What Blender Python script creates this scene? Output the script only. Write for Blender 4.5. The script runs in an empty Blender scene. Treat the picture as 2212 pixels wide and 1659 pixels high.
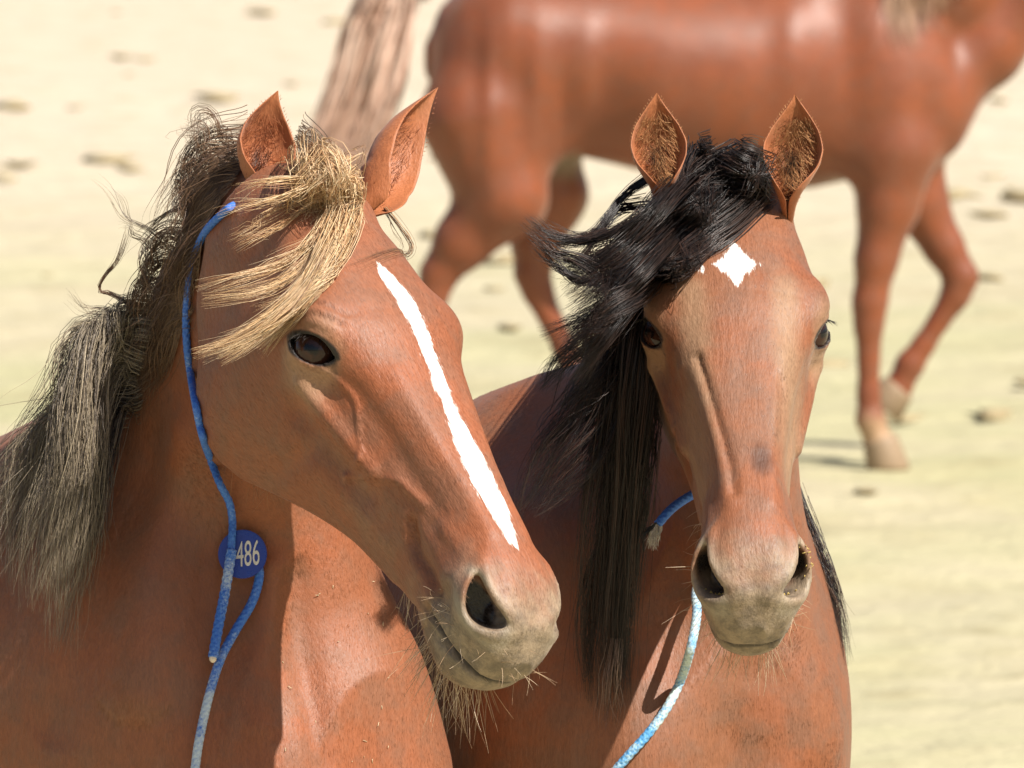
import bpy, bmesh, math, random
import numpy as np
from mathutils import Vector, Matrix

# ------------------------------------------------------------------ camera, sky, sun, exposure
scene = bpy.context.scene
CAM = np.array([0.0, -10.0, 2.11]); PITCH = 0.0705; FPX = 20000.0
IMW, IMH = 2212.0, 1659.0
cd = bpy.data.cameras.new('camera'); cam = bpy.data.objects.new('camera', cd)
scene.collection.objects.link(cam); scene.camera = cam
cam.location = CAM; cam.rotation_euler = (math.pi/2 - PITCH, 0, 0)
cd.sensor_width = 36; cd.lens = 36*FPX/IMW; cd.clip_start = 0.5; cd.clip_end = 3000
cd.dof.use_dof = True; cd.dof.focus_distance = 9.72; cd.dof.aperture_fstop = 18

SUN_AZ, SUN_EL = math.radians(46), math.radians(47)     # azimuth measured to the right of "behind the camera"
SUN = np.array([math.sin(SUN_AZ)*math.cos(SUN_EL), -math.cos(SUN_AZ)*math.cos(SUN_EL), math.sin(SUN_EL)])
world = bpy.data.worlds.new('World'); scene.world = world; world.use_nodes = True
wn = world.node_tree; bg = wn.nodes['Background']
sky = wn.nodes.new('ShaderNodeTexSky'); sky.sky_type = 'NISHITA'; sky.sun_disc = False
sky.sun_elevation = SUN_EL; sky.sun_rotation = math.atan2(SUN[0], SUN[1])
sky.air_density = 1.0; sky.dust_density = 1.5
wn.links.new(sky.outputs[0], bg.inputs[0]); bg.inputs[1].default_value = 0.06
sl = bpy.data.lights.new('sun', 'SUN'); sl.energy = 5.0; sl.angle = math.radians(0.5); sl.color = (1.0, 0.95, 0.87)
sun = bpy.data.objects.new('sun', sl); scene.collection.objects.link(sun)
sun.rotation_euler = Vector(SUN).to_track_quat('Z', 'Y').to_euler(); sun.location = (6, -6, 8)
vs = scene.view_settings; vs.view_transform = 'Standard'; vs.look = 'None'; vs.gamma = 1; vs.exposure = 0.62
vs.use_curve_mapping = False
scene.cycles.max_bounces = 6

rng = np.random.default_rng(7); random.seed(7)
COL = scene.collection

# ------------------------------------------------------------------ helpers
cP, sP = math.cos(PITCH), math.sin(PITCH)
def W(px, py, Y):                       # a point at depth Y seen at picture position px, py
    dx = (px - IMW/2)/FPX; dy = (py - IMH/2)/FPX
    d = np.array([dx, cP - dy*sP, -sP - dy*cP])
    return CAM + d*((Y - CAM[1])/d[1])
def ray(px, py):
    dx = (np.asarray(px) - IMW/2)/FPX; dy = (np.asarray(py) - IMH/2)/FPX
    d = np.stack([dx, cP - dy*sP, -sP - dy*cP], -1)
    return d/np.linalg.norm(d, axis=-1, keepdims=True)
def nrm(v):
    v = np.asarray(v, float); return v/(np.linalg.norm(v, axis=-1, keepdims=True) + 1e-12)
def catmull(P, n):                       # smooth curve through the points P
    P = np.asarray(P, float); K = len(P)
    Q = np.vstack([2*P[0]-P[1], P, 2*P[-1]-P[-2]])
    t = np.linspace(0, K-1, n); i = np.minimum(t.astype(int), K-2); u = (t-i)[:, None]
    a, b, c, d = Q[i], Q[i+1], Q[i+2], Q[i+3]
    return .5*((2*b)+(c-a)*u+(2*a-5*b+4*c-d)*u*u+(3*b-a-3*c+d)*u**3)
def snoise(p, f, seed=0, oct=3):         # cheap smooth pseudo-noise, -1..1
    r = np.random.default_rng(seed); out = np.zeros(len(p)); amp = 1.0; tot = 0
    for o in range(oct):
        acc = np.zeros(len(p))
        for k in range(5):
            d = r.normal(size=3); d /= np.linalg.norm(d)
            acc += np.sin(p @ d * f * (0.7+0.6*r.random()) * 2*math.pi + r.random()*6.28)
        out += amp*acc/5*1.6; tot += amp; amp *= .5; f *= 2.1
    return out/tot
def sstep(a, b, x):
    t = np.clip((x-a)/(b-a), 0, 1); return t*t*(3-2*t)

def mesh_obj(name, verts, faces, mat, parent=None, smooth=True):
    me = bpy.data.meshes.new(name)
    verts = np.asarray(verts, np.float32)
    if isinstance(faces, np.ndarray):
        n, k = faces.shape
        me.vertices.add(len(verts)); me.vertices.foreach_set('co', verts.ravel())
        me.loops.add(n*k); me.loops.foreach_set('vertex_index', faces.astype(np.int32).ravel())
        me.polygons.add(n); me.polygons.foreach_set('loop_start', np.arange(n, dtype=np.int32)*k)
        me.update(calc_edges=True); me.validate()
    else:
        me.from_pydata([tuple(v) for v in verts], [], faces)
    if smooth: me.polygons.foreach_set('use_smooth', np.ones(len(me.polygons), bool))
    me.materials.append(mat); me.update()
    o = bpy.data.objects.new(name, me); COL.objects.link(o)
    if parent is not None: o.parent = parent
    return o
def set_attr(o, name, data, kind='FLOAT'):
    data = np.asarray(data, np.float32)
    a = o.data.attributes.new(name, kind, 'POINT')
    a.data.foreach_set('value' if kind == 'FLOAT' else 'vector' if kind == 'FLOAT_VECTOR' else 'color', data.ravel())
def thing(name, label, cat, loc=(0, 0, 0), group=None):
    o = bpy.data.objects.new(name, None); COL.objects.link(o); o.location = loc
    o.empty_display_size = .1
    tag(o, label, cat, group); return o
def tag(o, label, cat, group=None):
    o['label'] = label; o['category'] = cat
    if group: o['group'] = group
def keep(o, root):                      # parent while staying where it stands
    o.parent = root; o.matrix_parent_inverse = Matrix.Translation(root.location).inverted(); return o

# ------------------------------------------------------------------ node materials
class NT:
    def __init__(s, name):
        s.m = bpy.data.materials.new(name); s.m.use_nodes = True; s.t = s.m.node_tree
        s.b = s.t.nodes['Principled BSDF']
    def n(s, typ, **kw):
        nd = s.t.nodes.new(typ)
        for k, v in kw.items(): setattr(nd, k, v)
        return nd
    def l(s, a, b): s.t.links.new(a, b)
    def attr(s, name): return s.n('ShaderNodeAttribute', attribute_name=name)
    def noise(s, vec, scale, detail=4, rough=.55, dist=0):
        nd = s.n('ShaderNodeTexNoise'); nd.inputs['Scale'].default_value = scale
        nd.inputs['Detail'].default_value = detail; nd.inputs['Roughness'].default_value = rough
        nd.inputs['Distortion'].default_value = dist
        if vec is not None: s.l(vec, nd.inputs['Vector'])
        return nd.outputs['Fac']
    def math(s, op, a, b=None, clamp=False):
        nd = s.n('ShaderNodeMath', operation=op, use_clamp=clamp)
        for i, v in enumerate((a, b)):
            if v is None: continue
            if isinstance(v, (int, float)): nd.inputs[i].default_value = v
            else: s.l(v, nd.inputs[i])
        return nd.outputs[0]
    def ramp(s, fac, lo, hi, a=0, b=1):
        nd = s.n('ShaderNodeMapRange'); nd.interpolation_type = 'SMOOTHSTEP'
        s.l(fac, nd.inputs[0])
        for i, v in enumerate((lo, hi, a, b)): nd.inputs[i+1].default_value = v
        return nd.outputs[0]
    def mix(s, fac, a, b, blend='MIX'):
        nd = s.n('ShaderNodeMix', data_type='RGBA', blend_type=blend)
        for i, v in ((0, fac), (6, a), (7, b)):
            if isinstance(v, (int, float)): nd.inputs[i].default_value = v
            elif isinstance(v, tuple): nd.inputs[i].default_value = (*v, 1)
            else: s.l(v, nd.inputs[i])
        return nd.outputs[2]
    def vmul(s, vec, f):
        nd = s.n('ShaderNodeVectorMath', operation='MULTIPLY'); s.l(vec, nd.inputs[0]); nd.inputs[1].default_value = f
        return nd.outputs[0]
    def bump(s, h, strength, dist, prev=None):
        nd = s.n('ShaderNodeBump'); nd.inputs['Strength'].default_value = strength
        nd.inputs['Distance'].default_value = dist; s.l(h, nd.inputs['Height'])
        if prev is not None: s.l(prev, nd.inputs['Normal'])
        return nd.outputs[0]

def coat_material(name, base, red, dusk, muzz, gloss=.5):
    M = NT(name)
    hair = M.attr('hair_dir').outputs['Vector']; bodyv = M.attr('body_dir').outputs['Vector']; onh = M.attr('on_head').outputs['Fac']   # stretched along the lie of the hair
    def furnoise(sc, d):
        nd = M.n('ShaderNodeMix', data_type='FLOAT'); M.l(onh, nd.inputs[0]); M.l(M.noise(bodyv, sc, d, .6), nd.inputs[2]); M.l(M.noise(hair, sc, d, .6), nd.inputs[3]); return nd.outputs[0]
    geo = M.n('ShaderNodeTexCoord').outputs['Object']
    streak = furnoise(620, 3)
    streak2 = furnoise(210, 4)
    big = M.noise(geo, 7, 3, .5); mid = M.noise(geo, 26, 4, .55)
    c = M.mix(M.ramp(big, .35, .65), base, red)
    c = M.mix(M.math('MULTIPLY', M.ramp(mid, .40, .66), .65), c, dusk)
    dk = M.attr('dark').outputs['Fac']; mz = M.attr('muzz').outputs['Fac']
    ea = M.attr('ear').outputs['Fac']; c = M.mix(M.math('MULTIPLY', ea, .8), c, (.40, .135, .05))  # brighter orange painted on the ears for sunlight glowing through them
    wh = M.attr('white').outputs['Fac']; tn = M.attr('tan').outputs['Fac']; wet = M.attr('wet').outputs['Fac']
    c = M.mix(M.ramp(M.math('ADD', tn, M.math('MULTIPLY', M.math('SUBTRACT', mid, .5), .5)), .1, .9), c, muzz)
    blot = M.noise(geo, 11, 4, .6)
    mz = M.math('MULTIPLY', mz, M.ramp(blot, .2, .6, .62, 1.0))
    mzn = M.math('ADD', mz, M.math('MULTIPLY', M.math('SUBTRACT', mid, .5), .45))
    grey = M.mix(M.ramp(M.noise(geo, 60, 5, .65), .35, .65), (.30, .225, .150), (.17, .13, .09))
    c = M.mix(M.ramp(mzn, .1, .95), c, grey)
    c = M.mix(M.attr('rim').outputs['Fac'], c, (.36, .31, .23))
    c = M.mix(1.0, c, M.mix(M.ramp(M.math('ADD', M.math('MULTIPLY', streak, .6), M.math('MULTIPLY', streak2, .4)), .3, .7),
              (.80, .78, .76), (1.12, 1.11, 1.10)), 'MULTIPLY')
    c = M.mix(M.ramp(dk, .15, .9), c, (.018, .013, .011))
    wj = M.math('ADD', wh, M.math('MULTIPLY', M.math('SUBTRACT', streak2, .5), .016))
    wj = M.math('ADD', wj, M.math('MULTIPLY', M.math('SUBTRACT', streak, .5), .008))
    c = M.mix(M.ramp(wj, -.0018, .0028), c, (.84, .80, .76))
    M.l(c, M.b.inputs['Base Color'])
    M.l(M.math('SUBTRACT', M.ramp(streak, .3, .7, gloss-.05, gloss+.12), M.math('MULTIPLY', wet, .3)), M.b.inputs['Roughness'])
    M.b.inputs['Specular IOR Level'].default_value = .42
    M.b.inputs['Sheen Weight'].default_value = .12; M.b.inputs['Sheen Roughness'].default_value = .4
    M.b.inputs['Sheen Tint'].default_value = (1, .8, .7, 1)
    b1 = M.bump(streak, .35, .0012); b2 = M.bump(streak2, .35, .003, b1); b3 = M.bump(mid, .25, .004, b2)
    M.l(b3, M.b.inputs['Normal'])
    return M.m
def hair_material(name, rough=.38):
    M = NT(name)
    M.l(M.attr('tint').outputs['Color'], M.b.inputs['Base Color'])
    M.b.inputs['Roughness'].default_value = rough; M.b.inputs['Specular IOR Level'].default_value = .45
    return M.m
def flat_material(name, col, rough=.5, spec=.4, bump=None):
    M = NT(name); geo = M.n('ShaderNodeTexCoord').outputs['Object']
    n = M.noise(geo, 120, 4, .6)
    M.l(M.mix(M.ramp(n, .3, .7), tuple(x*.85 for x in col), tuple(min(1, x*1.1) for x in col)), M.b.inputs['Base Color'])
    M.b.inputs['Roughness'].default_value = rough; M.b.inputs['Specular IOR Level'].default_value = spec
    if bump: M.l(M.bump(n, .4, bump), M.b.inputs['Normal'])
    return M.m

# ------------------------------------------------------------------ implicit-surface modelling
def smin(a, b, k):
    h = np.clip(.5+.5*(b-a)/k, 0, 1); return b+(a-b)*h-k*h*(1-h)
def smax(a, b, k): return -smin(-a, -b, k)
def cone(p, a, b, ra, rb):
    a = np.asarray(a, np.float32); b = np.asarray(b, np.float32); ba = b-a
    h = np.clip(((p-a)@ba)/(ba@ba), 0, 1)
    return np.sqrt(np.maximum(((p-a-h[:, None]*ba)**2).sum(1), 0))-(ra+(rb-ra)*h)
def ellipsoid(p, c, r):
    q = p-np.asarray(c, np.float32); r = np.asarray(r, np.float32)
    k0 = np.sqrt(((q/r)**2).sum(1)); k1 = np.sqrt(((q/r**2)**2).sum(1))+1e-6
    return k0*(k0-1)/k1
def segdist(p, a, b):
    a = np.asarray(a, np.float32); b = np.asarray(b, np.float32); ba = b-a
    h = np.clip(((p-a)@ba)/(ba@ba), 0, 1)
    return ((p-a-h[:, None]*ba)**2).sum(1), h

# ---- the head, canonical frame: x from poll to muzzle, y to the horse's left, z out of the forehead
SECT = [
 (-.06, [(0,-.035),(.03,-.04),(.048,-.07),(.05,-.11),(.04,-.15),(0,-.165)]),
 (-.02, [(0,-.008),(.035,-.014),(.058,-.045),(.064,-.10),(.058,-.16),(.04,-.20),(0,-.21)]),
 (.04,  [(0,.004),(.042,-.004),(.068,-.032),(.074,-.08),(.070,-.15),(.060,-.215),(.03,-.245),(0,-.24)]),
 (.10,  [(0,.012),(.048,.005),(.080,-.022),(.085,-.07),(.081,-.15),(.072,-.235),(.045,-.275),(0,-.262)]),
 (.15,  [(0,.016),(.054,.008),(.092,-.018),(.093,-.07),(.082,-.14),(.074,-.225),(.050,-.278),(0,-.262)]),
 (.19,  [(0,.017),(.056,.008),(.095,-.018),(.094,-.065),(.081,-.13),(.072,-.205),(.050,-.262),(0,-.250)]),
 (.24,  [(0,.013),(.047,.004),(.077,-.022),(.081,-.07),(.077,-.12),(.066,-.18),(.046,-.232),(0,-.225)]),
 (.29,  [(0,.008),(.041,0),(.063,-.025),(.070,-.07),(.067,-.115),(.056,-.165),(.038,-.205),(0,-.200)]),
 (.35,  [(0,.003),(.034,-.004),(.051,-.028),(.058,-.07),(.055,-.11),(.046,-.148),(.031,-.178),(0,-.176)]),
 (.41,  [(0,0),(.028,-.006),(.043,-.03),(.050,-.07),(.048,-.105),(.040,-.138),(.027,-.160),(0,-.160)]),
 (.47,  [(0,-.002),(.026,-.008),(.042,-.03),(.050,-.066),(.049,-.100),(.041,-.130),(.027,-.150),(0,-.153)]),
 (.52,  [(0,-.006),(.029,-.011),(.050,-.032),(.059,-.062),(.054,-.096),(.044,-.126),(.030,-.155),(0,-.163)]),
 (.555, [(0,-.016),(.030,-.018),(.052,-.036),(.060,-.062),(.053,-.094),(.044,-.124),(.030,-.152),(0,-.162)]),
 (.580, [(0,-.031),(.026,-.032),(.045,-.046),(.051,-.068),(.044,-.094),(.038,-.118),(.025,-.140),(0,-.149)]),
 (.598, [(0,-.050),(.017,-.053),(.029,-.064),(.034,-.078),(.033,-.094),(.028,-.110),(.016,-.122),(0,-.127)]),
 (.608, [(0,-.072),(.009,-.073),(.014,-.079),(.016,-.086),(.015,-.093),(.011,-.098),(.006,-.101),(0,-.102)]),
]
def _table():
    th = np.radians(np.linspace(0, 180, 121)); xs = np.array([s[0] for s in SECT])
    zc = np.interp(xs, [-.06, 0, .1, .2, .3, .4, .5, .56, .608], [-.10, -.11, -.12, -.12, -.10, -.08, -.08, -.084, -.087])
    R = np.zeros((len(xs), 121))
    for i, (x, pts) in enumerate(SECT):
        P = np.array(pts); P = np.vstack([P[1]*[-1, 1], P, P[-2]*[-1, 1]])
        c = catmull(P, 400)
        a = np.arctan2(c[:, 0], c[:, 1]-zc[i]); rho = np.hypot(c[:, 0], c[:, 1]-zc[i])
        s = np.argsort(a); R[i] = np.interp(th, a[s], rho[s])
    X = np.linspace(-.06, .608, 669); out = np.zeros((669, 121)); zc2 = np.interp(X, xs, zc)
    m = np.gradient(R, xs, axis=0)
    i = np.clip(np.searchsorted(xs, X)-1, 0, len(xs)-2); h = (xs[i+1]-xs[i]); t = ((X-xs[i])/h)[:, None]; h = h[:, None]
    out = (2*t**3-3*t**2+1)*R[i]+(t**3-2*t**2+t)*h*m[i]+(-2*t**3+3*t**2)*R[i+1]+(t**3-t**2)*h*m[i+1]
    k = np.exp(-np.linspace(-2, 2, 15)**2); k /= k.sum()
    core = out.copy()
    for j in range(121): core[:, j] = np.convolve(np.pad(out[:, j], 7, 'edge'), k, 'valid')
    w = sstep(.55, .58, X)[:, None]; out = core*(1-w)+out*w
    return X, out.astype(np.float32), zc2.astype(np.float32)
TX, TR, TZC = _table()
def frame_uvn(u, n):
    n = nrm(n); u = nrm(np.asarray(u)-n*np.dot(u, n)); return np.stack([u, np.cross(n, u), n]).astype(np.float32)
EYE_C = np.array([.198, .0955, -.046], np.float32)
EYE_F = frame_uvn((.80, -.28, .45), (.36, .82, .44)); EYE_A, EYE_B, EYE_R = .0290, .0145, .0262
if EYE_F[1] @ np.array([0, 0, 1]) < 0: EYE_F[1] *= -1
EYEBALL = EYE_C - EYE_F[2]*.0225
NOS_C = np.array([.550, .047, -.050], np.float32)
NOS_F = frame_uvn((.74, -.50, -.42), (.62, .60, .50)); NOS_A, NOS_B = .0300, .0148

def head_sdf(q, relief=None):
    q = q.astype(np.float32); y = np.abs(q[:, 1]); x, z = q[:, 0], q[:, 2]
    xi = np.clip((x-TX[0])/(TX[-1]-TX[0])*668, 0, 667.99); i = xi.astype(np.int32); t = xi-i
    zc = TZC[i]*(1-t)+TZC[i+1]*t
    dz = z-zc; rho = np.sqrt(y*y+dz*dz); a = np.arctan2(y, dz)*(120/np.pi)
    j = np.clip(a.astype(np.int32), 0, 119); s = a-j
    r = (TR[i, j]*(1-t)+TR[i+1, j]*t)*(1-s)+(TR[i, j+1]*(1-t)+TR[i+1, j+1]*t)*s
    f = rho-r
    f = np.maximum(f, np.maximum(x-.6085, -.06-x))
    m = np.stack([x, y, z], 1)
    near = np.abs(f) < .04
    g = f[near]; p = m[near]
    def G(c, sg, amp):
        nonlocal g
        d = (p-np.array(c, np.float32))/np.array(sg, np.float32); g = g-amp*np.exp(-(d*d).sum(1))
    def ridge(a, b, sg, amp, amp2=None):
        nonlocal g
        d2, h = segdist(p, a, b); am = amp if amp2 is None else amp+(amp2-amp)*h
        g = g-am*np.exp(-d2/sg**2)
    # brow, orbit and the hollow above the eye
    G((.176, .090, -.022), (.032, .026, .020), .010)
    G((.128, .072, -.020), (.026, .022, .020), -.007)
    G((.235, .074, -.060), (.022, .02, .03), -.004)
    G((.012, .058, -.022), (.030, .020, .024), .014)
    G((.585, .012, -.040), (.012, .010, .012), .002)
    g = smin(g, np.sqrt(((p-EYEBALL)**2).sum(1))-.0298, .014)
    # cheek, facial crest and the grooves around it
    G((.145, .088, -.165), (.075, .045, .080), .010)
    G((.115, .080, -.240), (.05, .03, .04), .005)
    ridge((.215, .093, -.088), (.340, .066, -.081), .012, .0115, .009)
    ridge((.225, .084, -.118), (.345, .060, -.110), .014, -.008)
    ridge((.262, .075, -.135), (.235, .065, -.225), .011, -.0055)          # front edge of the cheek muscle
    ridge((.285, .066, -.150), (.40, .045, -.125), .016, .004)
    ridge((.26, .066, -.040), (.43, .046, -.048), .015, -.0055)
    ridge((.27, .044, -.004), (.48, .024, -.008), .011, .003)
    ridge((.36, .050, -.062), (.50, .040, -.034), .009, .0035)
    ridge((.43, .048, -.085), (.525, .052, -.088), .012, -.004)
    ridge((.19, .040, -.27), (.42, .026, -.158), .012, .003)
    G((.30, 0, .006), (.06, .016, .02), -.002)
    # muzzle: nostril wings, lips, chin
    G((.520, .056, -.050), (.022, .018, .022), .005)
    G((.512, .054, -.082), (.012, .014, .020), -.009)
    G((.500, .050, -.118), (.018, .018, .016), .0055)
    G((.552, 0, -.160), (.020, .030, .018), .006)
    G((.478, 0, -.158), (.020, .04, .02), -.005)
    G((.588, 0, -.055), (.02, .010, .03), -.0035)
    G((.575, .022, -.105), (.022, .02, .014), .003)
    zm = -.117-(p[:, 0]-.49)*-.05
    fm = sstep(.488, .503, p[:, 0])
    g = g+.011*np.exp(-((p[:, 2]-zm)/.0042)**2)*fm
    G((.492, .052, -.117), (.008, .012, .008), -.004)
    # nostril: a raised rim round a deep comma-shaped opening
    u = (p-NOS_C)@NOS_F.T
    v = u[:, 1]+.35*u[:, 0]**2/.0275
    e = np.sqrt((u[:, 0]/NOS_A)**2+(v/(NOS_B*(1+.18*u[:, 0]/NOS_A)))**2)
    g = g-.0055*np.exp(-((e-1.35)/.38)**2)*np.exp(-(u[:, 2]/.022)**2)
    hole = np.maximum((e-1)*NOS_B*.8, -(u[:, 2]+.026))
    g = smax(g, -hole, .005)
    # eyelids: folds and the almond-shaped opening
    u = (p-EYE_C)@EYE_F.T
    w = np.abs(u[:, 1])/(EYE_B*np.maximum(1-np.abs(u[:, 0]/EYE_A)**2.2, .0)+1e-4)
    fold = u[:, 1]-(.0225-.50*u[:, 0]**2/.03)
    g = g+.0025*np.exp(-(fold/.0035)**2)*np.exp(-(u[:, 0]/.022)**2)*(np.abs(u[:, 2]) < .03)
    fold = -u[:, 1]-(.022-.45*u[:, 0]**2/.03)
    g = g+.0018*np.exp(-(fold/.0035)**2)*np.exp(-(u[:, 0]/.02)**2)*(np.abs(u[:, 2]) < .03)
    cut = np.maximum(np.where(np.abs(u[:, 0]) < EYE_A, (w-1)*EYE_B*.7, np.abs(u[:, 0])-EYE_A), -(u[:, 2]+.024))
    g = smax(g, -cut, .0022)
    f[near] = g
    return f

TORSO = np.array([   # x, centre z, half width, half height
 (-.80,1.12,.03,.05),(-.77,1.13,.11,.13),(-.70,1.14,.19,.19),(-.58,1.15,.245,.235),(-.40,1.12,.262,.265),(-.15,1.075,.272,.28),
 (.08,1.06,.262,.295),(.26,1.075,.235,.315),(.42,1.07,.205,.275),(.55,1.06,.175,.215),(.63,1.05,.13,.15),(.665,1.04,.05,.06)], np.float32)
class Horse:
    """An implicit horse: torso and legs in body space, a neck through given points, a head in its own frame."""
    def __init__(s, origin, heading, scale, legs, neck, hR, ht, hs):
        s.o = np.array([*origin, 0], np.float32); hx, hy = nrm(heading)
        s.B = np.array([[hx, hy, 0], [-hy, hx, 0], [0, 0, 1]], np.float32); s.sc = scale
        s.legs = legs; s.neck = neck; s.hR = np.array(hR, np.float32); s.ht = np.array(ht, np.float32); s.hs = hs
        s.bumps = []
    def body(s, p): return ((p-s.o)@s.B.T)/s.sc
    def from_body(s, q): return (np.asarray(q)*s.sc)@s.B+s.o
    def head(s, p): return ((p-s.ht)@s.hR)/s.hs
    def from_head(s, q): return (np.asarray(q)*s.hs)@s.hR.T+s.ht
    def sdf(s, P):
        P = P.astype(np.float32); b = s.body(P)
        x = b[:, 0]; T = TORSO
        zc = np.interp(x, T[:, 0], T[:, 1]); hw = np.interp(x, T[:, 0], T[:, 2]); hh = np.interp(x, T[:, 0], T[:, 3])
        k = np.sqrt((b[:, 1]/hw)**2+((b[:, 2]-zc)/hh)**2)
        f = (k-1)*np.minimum(hw, hh); f = np.maximum(f, np.maximum(x-.67, -.81-x))
        f = np.maximum(f, -10).astype(np.float32)
        m = np.stack([b[:, 0], np.abs(b[:, 1]), b[:, 2]], 1)
        f = smin(f, ellipsoid(m, (.44, .13, 1.03), (.17, .10, .26)), .07)      # shoulder
        f = smin(f, ellipsoid(m, (-.56, .13, 1.06), (.22, .13, .27)), .06)     # haunch
        f = smin(f, ellipsoid(m, (.60, .085, .99), (.10, .085, .15)), .05)     # breast
        for leg in s.legs:
            fl = None
            for (a, ra), (c, rc) in zip(leg[:-1], leg[1:]):
                d = cone(b, a, c, ra, rc); fl = d if fl is None else smin(fl, d, .025)
            f = smin(f, fl, .05)
        for c, sg, amp in s.bumps:
            d = (m-np.array(c, np.float32))/np.array(sg, np.float32); f = f-amp*np.exp(-(d*d).sum(1))
        f = f*s.sc
        fn = None
        for line in s.neck:
            for (a, ra), (c, rc) in zip(line[:-1], line[1:]):
                d = cone(P, a, c, ra, rc); fn = d if fn is None else smin(fn, d, .055)
        f = smin(f, fn, .09)
        f = smax(f, -P[:, 2]-.001, .006)
        q = s.head(P); sel = np.linalg.norm(q-np.array([.27, 0, -.1], np.float32), axis=1) < .46
        h = np.full(len(P), .3, np.float32)
        if sel.any(): h[sel] = head_sdf(q[sel])*s.hs
        return smin(f, h, .014)
    def mesh(s, lo, hi, flo, fhi, fine, coarse):
        ax = []
        for k in range(3):
            up = [fhi[k]]; st = fine
            pts = list(np.arange(flo[k], fhi[k], fine)); v = pts[-1]
            while v < hi[k]: st = min(st*1.07, coarse); v += st; pts.append(v)
            v = pts[0]; st = fine; pre = []
            while v > lo[k]: st = min(st*1.07, coarse); v -= st; pre.append(v)
            a = np.array(pre[::-1]+pts); n = (len(a)-1+3)//4*4+1
            while len(a) < n: a = np.append(a, a[-1]+coarse)
            ax.append(a)
        s.ax = ax; nx, ny, nz = map(len, ax)
        cx, cy, cz = (a[::4] for a in ax)
        C = np.stack(np.meshgrid(cx, cy, cz, indexing='ij'), -1).reshape(-1, 3)
        fc = s.sdf(C).reshape(len(cx), len(cy), len(cz))
        def up(a, axis):
            a = np.moveaxis(a, axis, 0); n = a.shape[0]; out = np.empty((4*(n-1)+1,)+a.shape[1:], np.float32)
            for k in range(4): out[k:4*(n-1):4] = a[:-1]*(1-k/4)+a[1:]*(k/4)
            out[-1] = a[-1]; return np.moveaxis(out, 0, axis)
        mn = np.abs(fc)
        blk = None
        for i in (0, 1):
            for j in (0, 1):
                for k in (0, 1):
                    v = mn[i:len(cx)-1+i, j:len(cy)-1+j, k:len(cz)-1+k]; blk = v if blk is None else np.minimum(blk, v)
        dg = np.sqrt(np.diff(cx)[:, None, None]**2+np.diff(cy)[None, :, None]**2+np.diff(cz)[None, None, :]**2)
        act = blk < dg*.85
        F = up(up(up(fc, 0), 1), 2)
        mk = np.zeros((nx, ny, nz), bool)
        A = act.repeat(4, 0).repeat(4, 1).repeat(4, 2)
        for i in (0, 1):
            for j in (0, 1):
                for k in (0, 1): mk[i:nx-1+i, j:ny-1+j, k:nz-1+k] |= A
        idx = np.nonzero(mk)
        for c0 in range(0, len(idx[0]), 600000):
            sl_ = slice(c0, c0+600000); I = tuple(v[sl_] for v in idx)
            F[I] = s.sdf(np.stack([ax[0][I[0]], ax[1][I[1]], ax[2][I[2]]], 1))
        s.F = F
        # surface nets
        S = F < 0
        n = np.zeros((nx-1, ny-1, nz-1), np.uint8)
        for i in (0, 1):
            for j in (0, 1):
                for k in (0, 1): n += S[i:nx-1+i, j:ny-1+j, k:nz-1+k]
        ci = np.nonzero((n > 0) & (n < 8)); I, J, K = ci
        cor = {}
        for i in (0, 1):
            for j in (0, 1):
                for k in (0, 1): cor[i, j, k] = F[I+i, J+j, K+k]
        acc = np.zeros((len(I), 3)); cnt = np.zeros(len(I))
        for a in cor:
            for d in range(3):
                if a[d]: continue
                b = list(a); b[d] = 1; b = tuple(b); fa, fb = cor[a], cor[b]
                x = (fa < 0) != (fb < 0); t = np.where(x, fa/np.where(x, fa-fb, 1), 0)
                pos = np.array(a, float)[None]+t[:, None]*np.eye(3)[d]
                acc += pos*x[:, None]; cnt += x
        v = acc/cnt[:, None]+np.stack([I, J, K], 1)
        V = np.stack([np.interp(v[:, d], np.arange(len(ax[d])), ax[d]) for d in range(3)], 1)
        ids = np.full(n.shape, -1, np.int32); ids[ci] = np.arange(len(I))
        faces = []
        for d in range(3):
            e1, e2 = [(1, 2), (2, 0), (0, 1)][d]
            sl0 = [slice(None)]*3; sl1 = [slice(None)]*3; sl0[d] = slice(0, -1); sl1[d] = slice(1, None)
            X = S[tuple(sl0)] != S[tuple(sl1)]
            for e in (e1, e2):
                ss = [slice(None)]*3; ss[e] = 0; X[tuple(ss)] = False
                ss[e] = -1; X[tuple(ss)] = False
            E_ = np.stack(np.nonzero(X), 1); o1 = np.eye(3, dtype=int)[e1]; o2 = np.eye(3, dtype=int)[e2]
            q = [ids[tuple((E_-w).T)] for w in (o1+o2, o2, 0*o1, o1)]
            Q = np.stack(q, 1); ins = S[tuple(E_.T)]
            Q[~ins] = Q[~ins][:, ::-1]; faces.append(Q)
        Fc = np.vstack(faces); Fc = Fc[(Fc >= 0).all(1)]
        return V, Fc
    def f(s, P):                          # sampled distance
        P = np.asarray(P); out = 0; ii = []; tt = []
        for d in range(3):
            a = s.ax[d]; t = np.interp(P[:, d], a, np.arange(len(a))); i = np.clip(t.astype(int), 0, len(a)-2); ii.append(i); tt.append(t-i)
        for i in (0, 1):
            for j in (0, 1):
                for k in (0, 1):
                    w = (tt[0] if i else 1-tt[0])*(tt[1] if j else 1-tt[1])*(tt[2] if k else 1-tt[2])
                    out = out+w*s.F[ii[0]+i, ii[1]+j, ii[2]+k]
        return out
    def grad(s, P, h=.006):
        return nrm(np.stack([s.f(P+h*e)-s.f(P-h*e) for e in np.eye(3)], 1))
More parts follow.
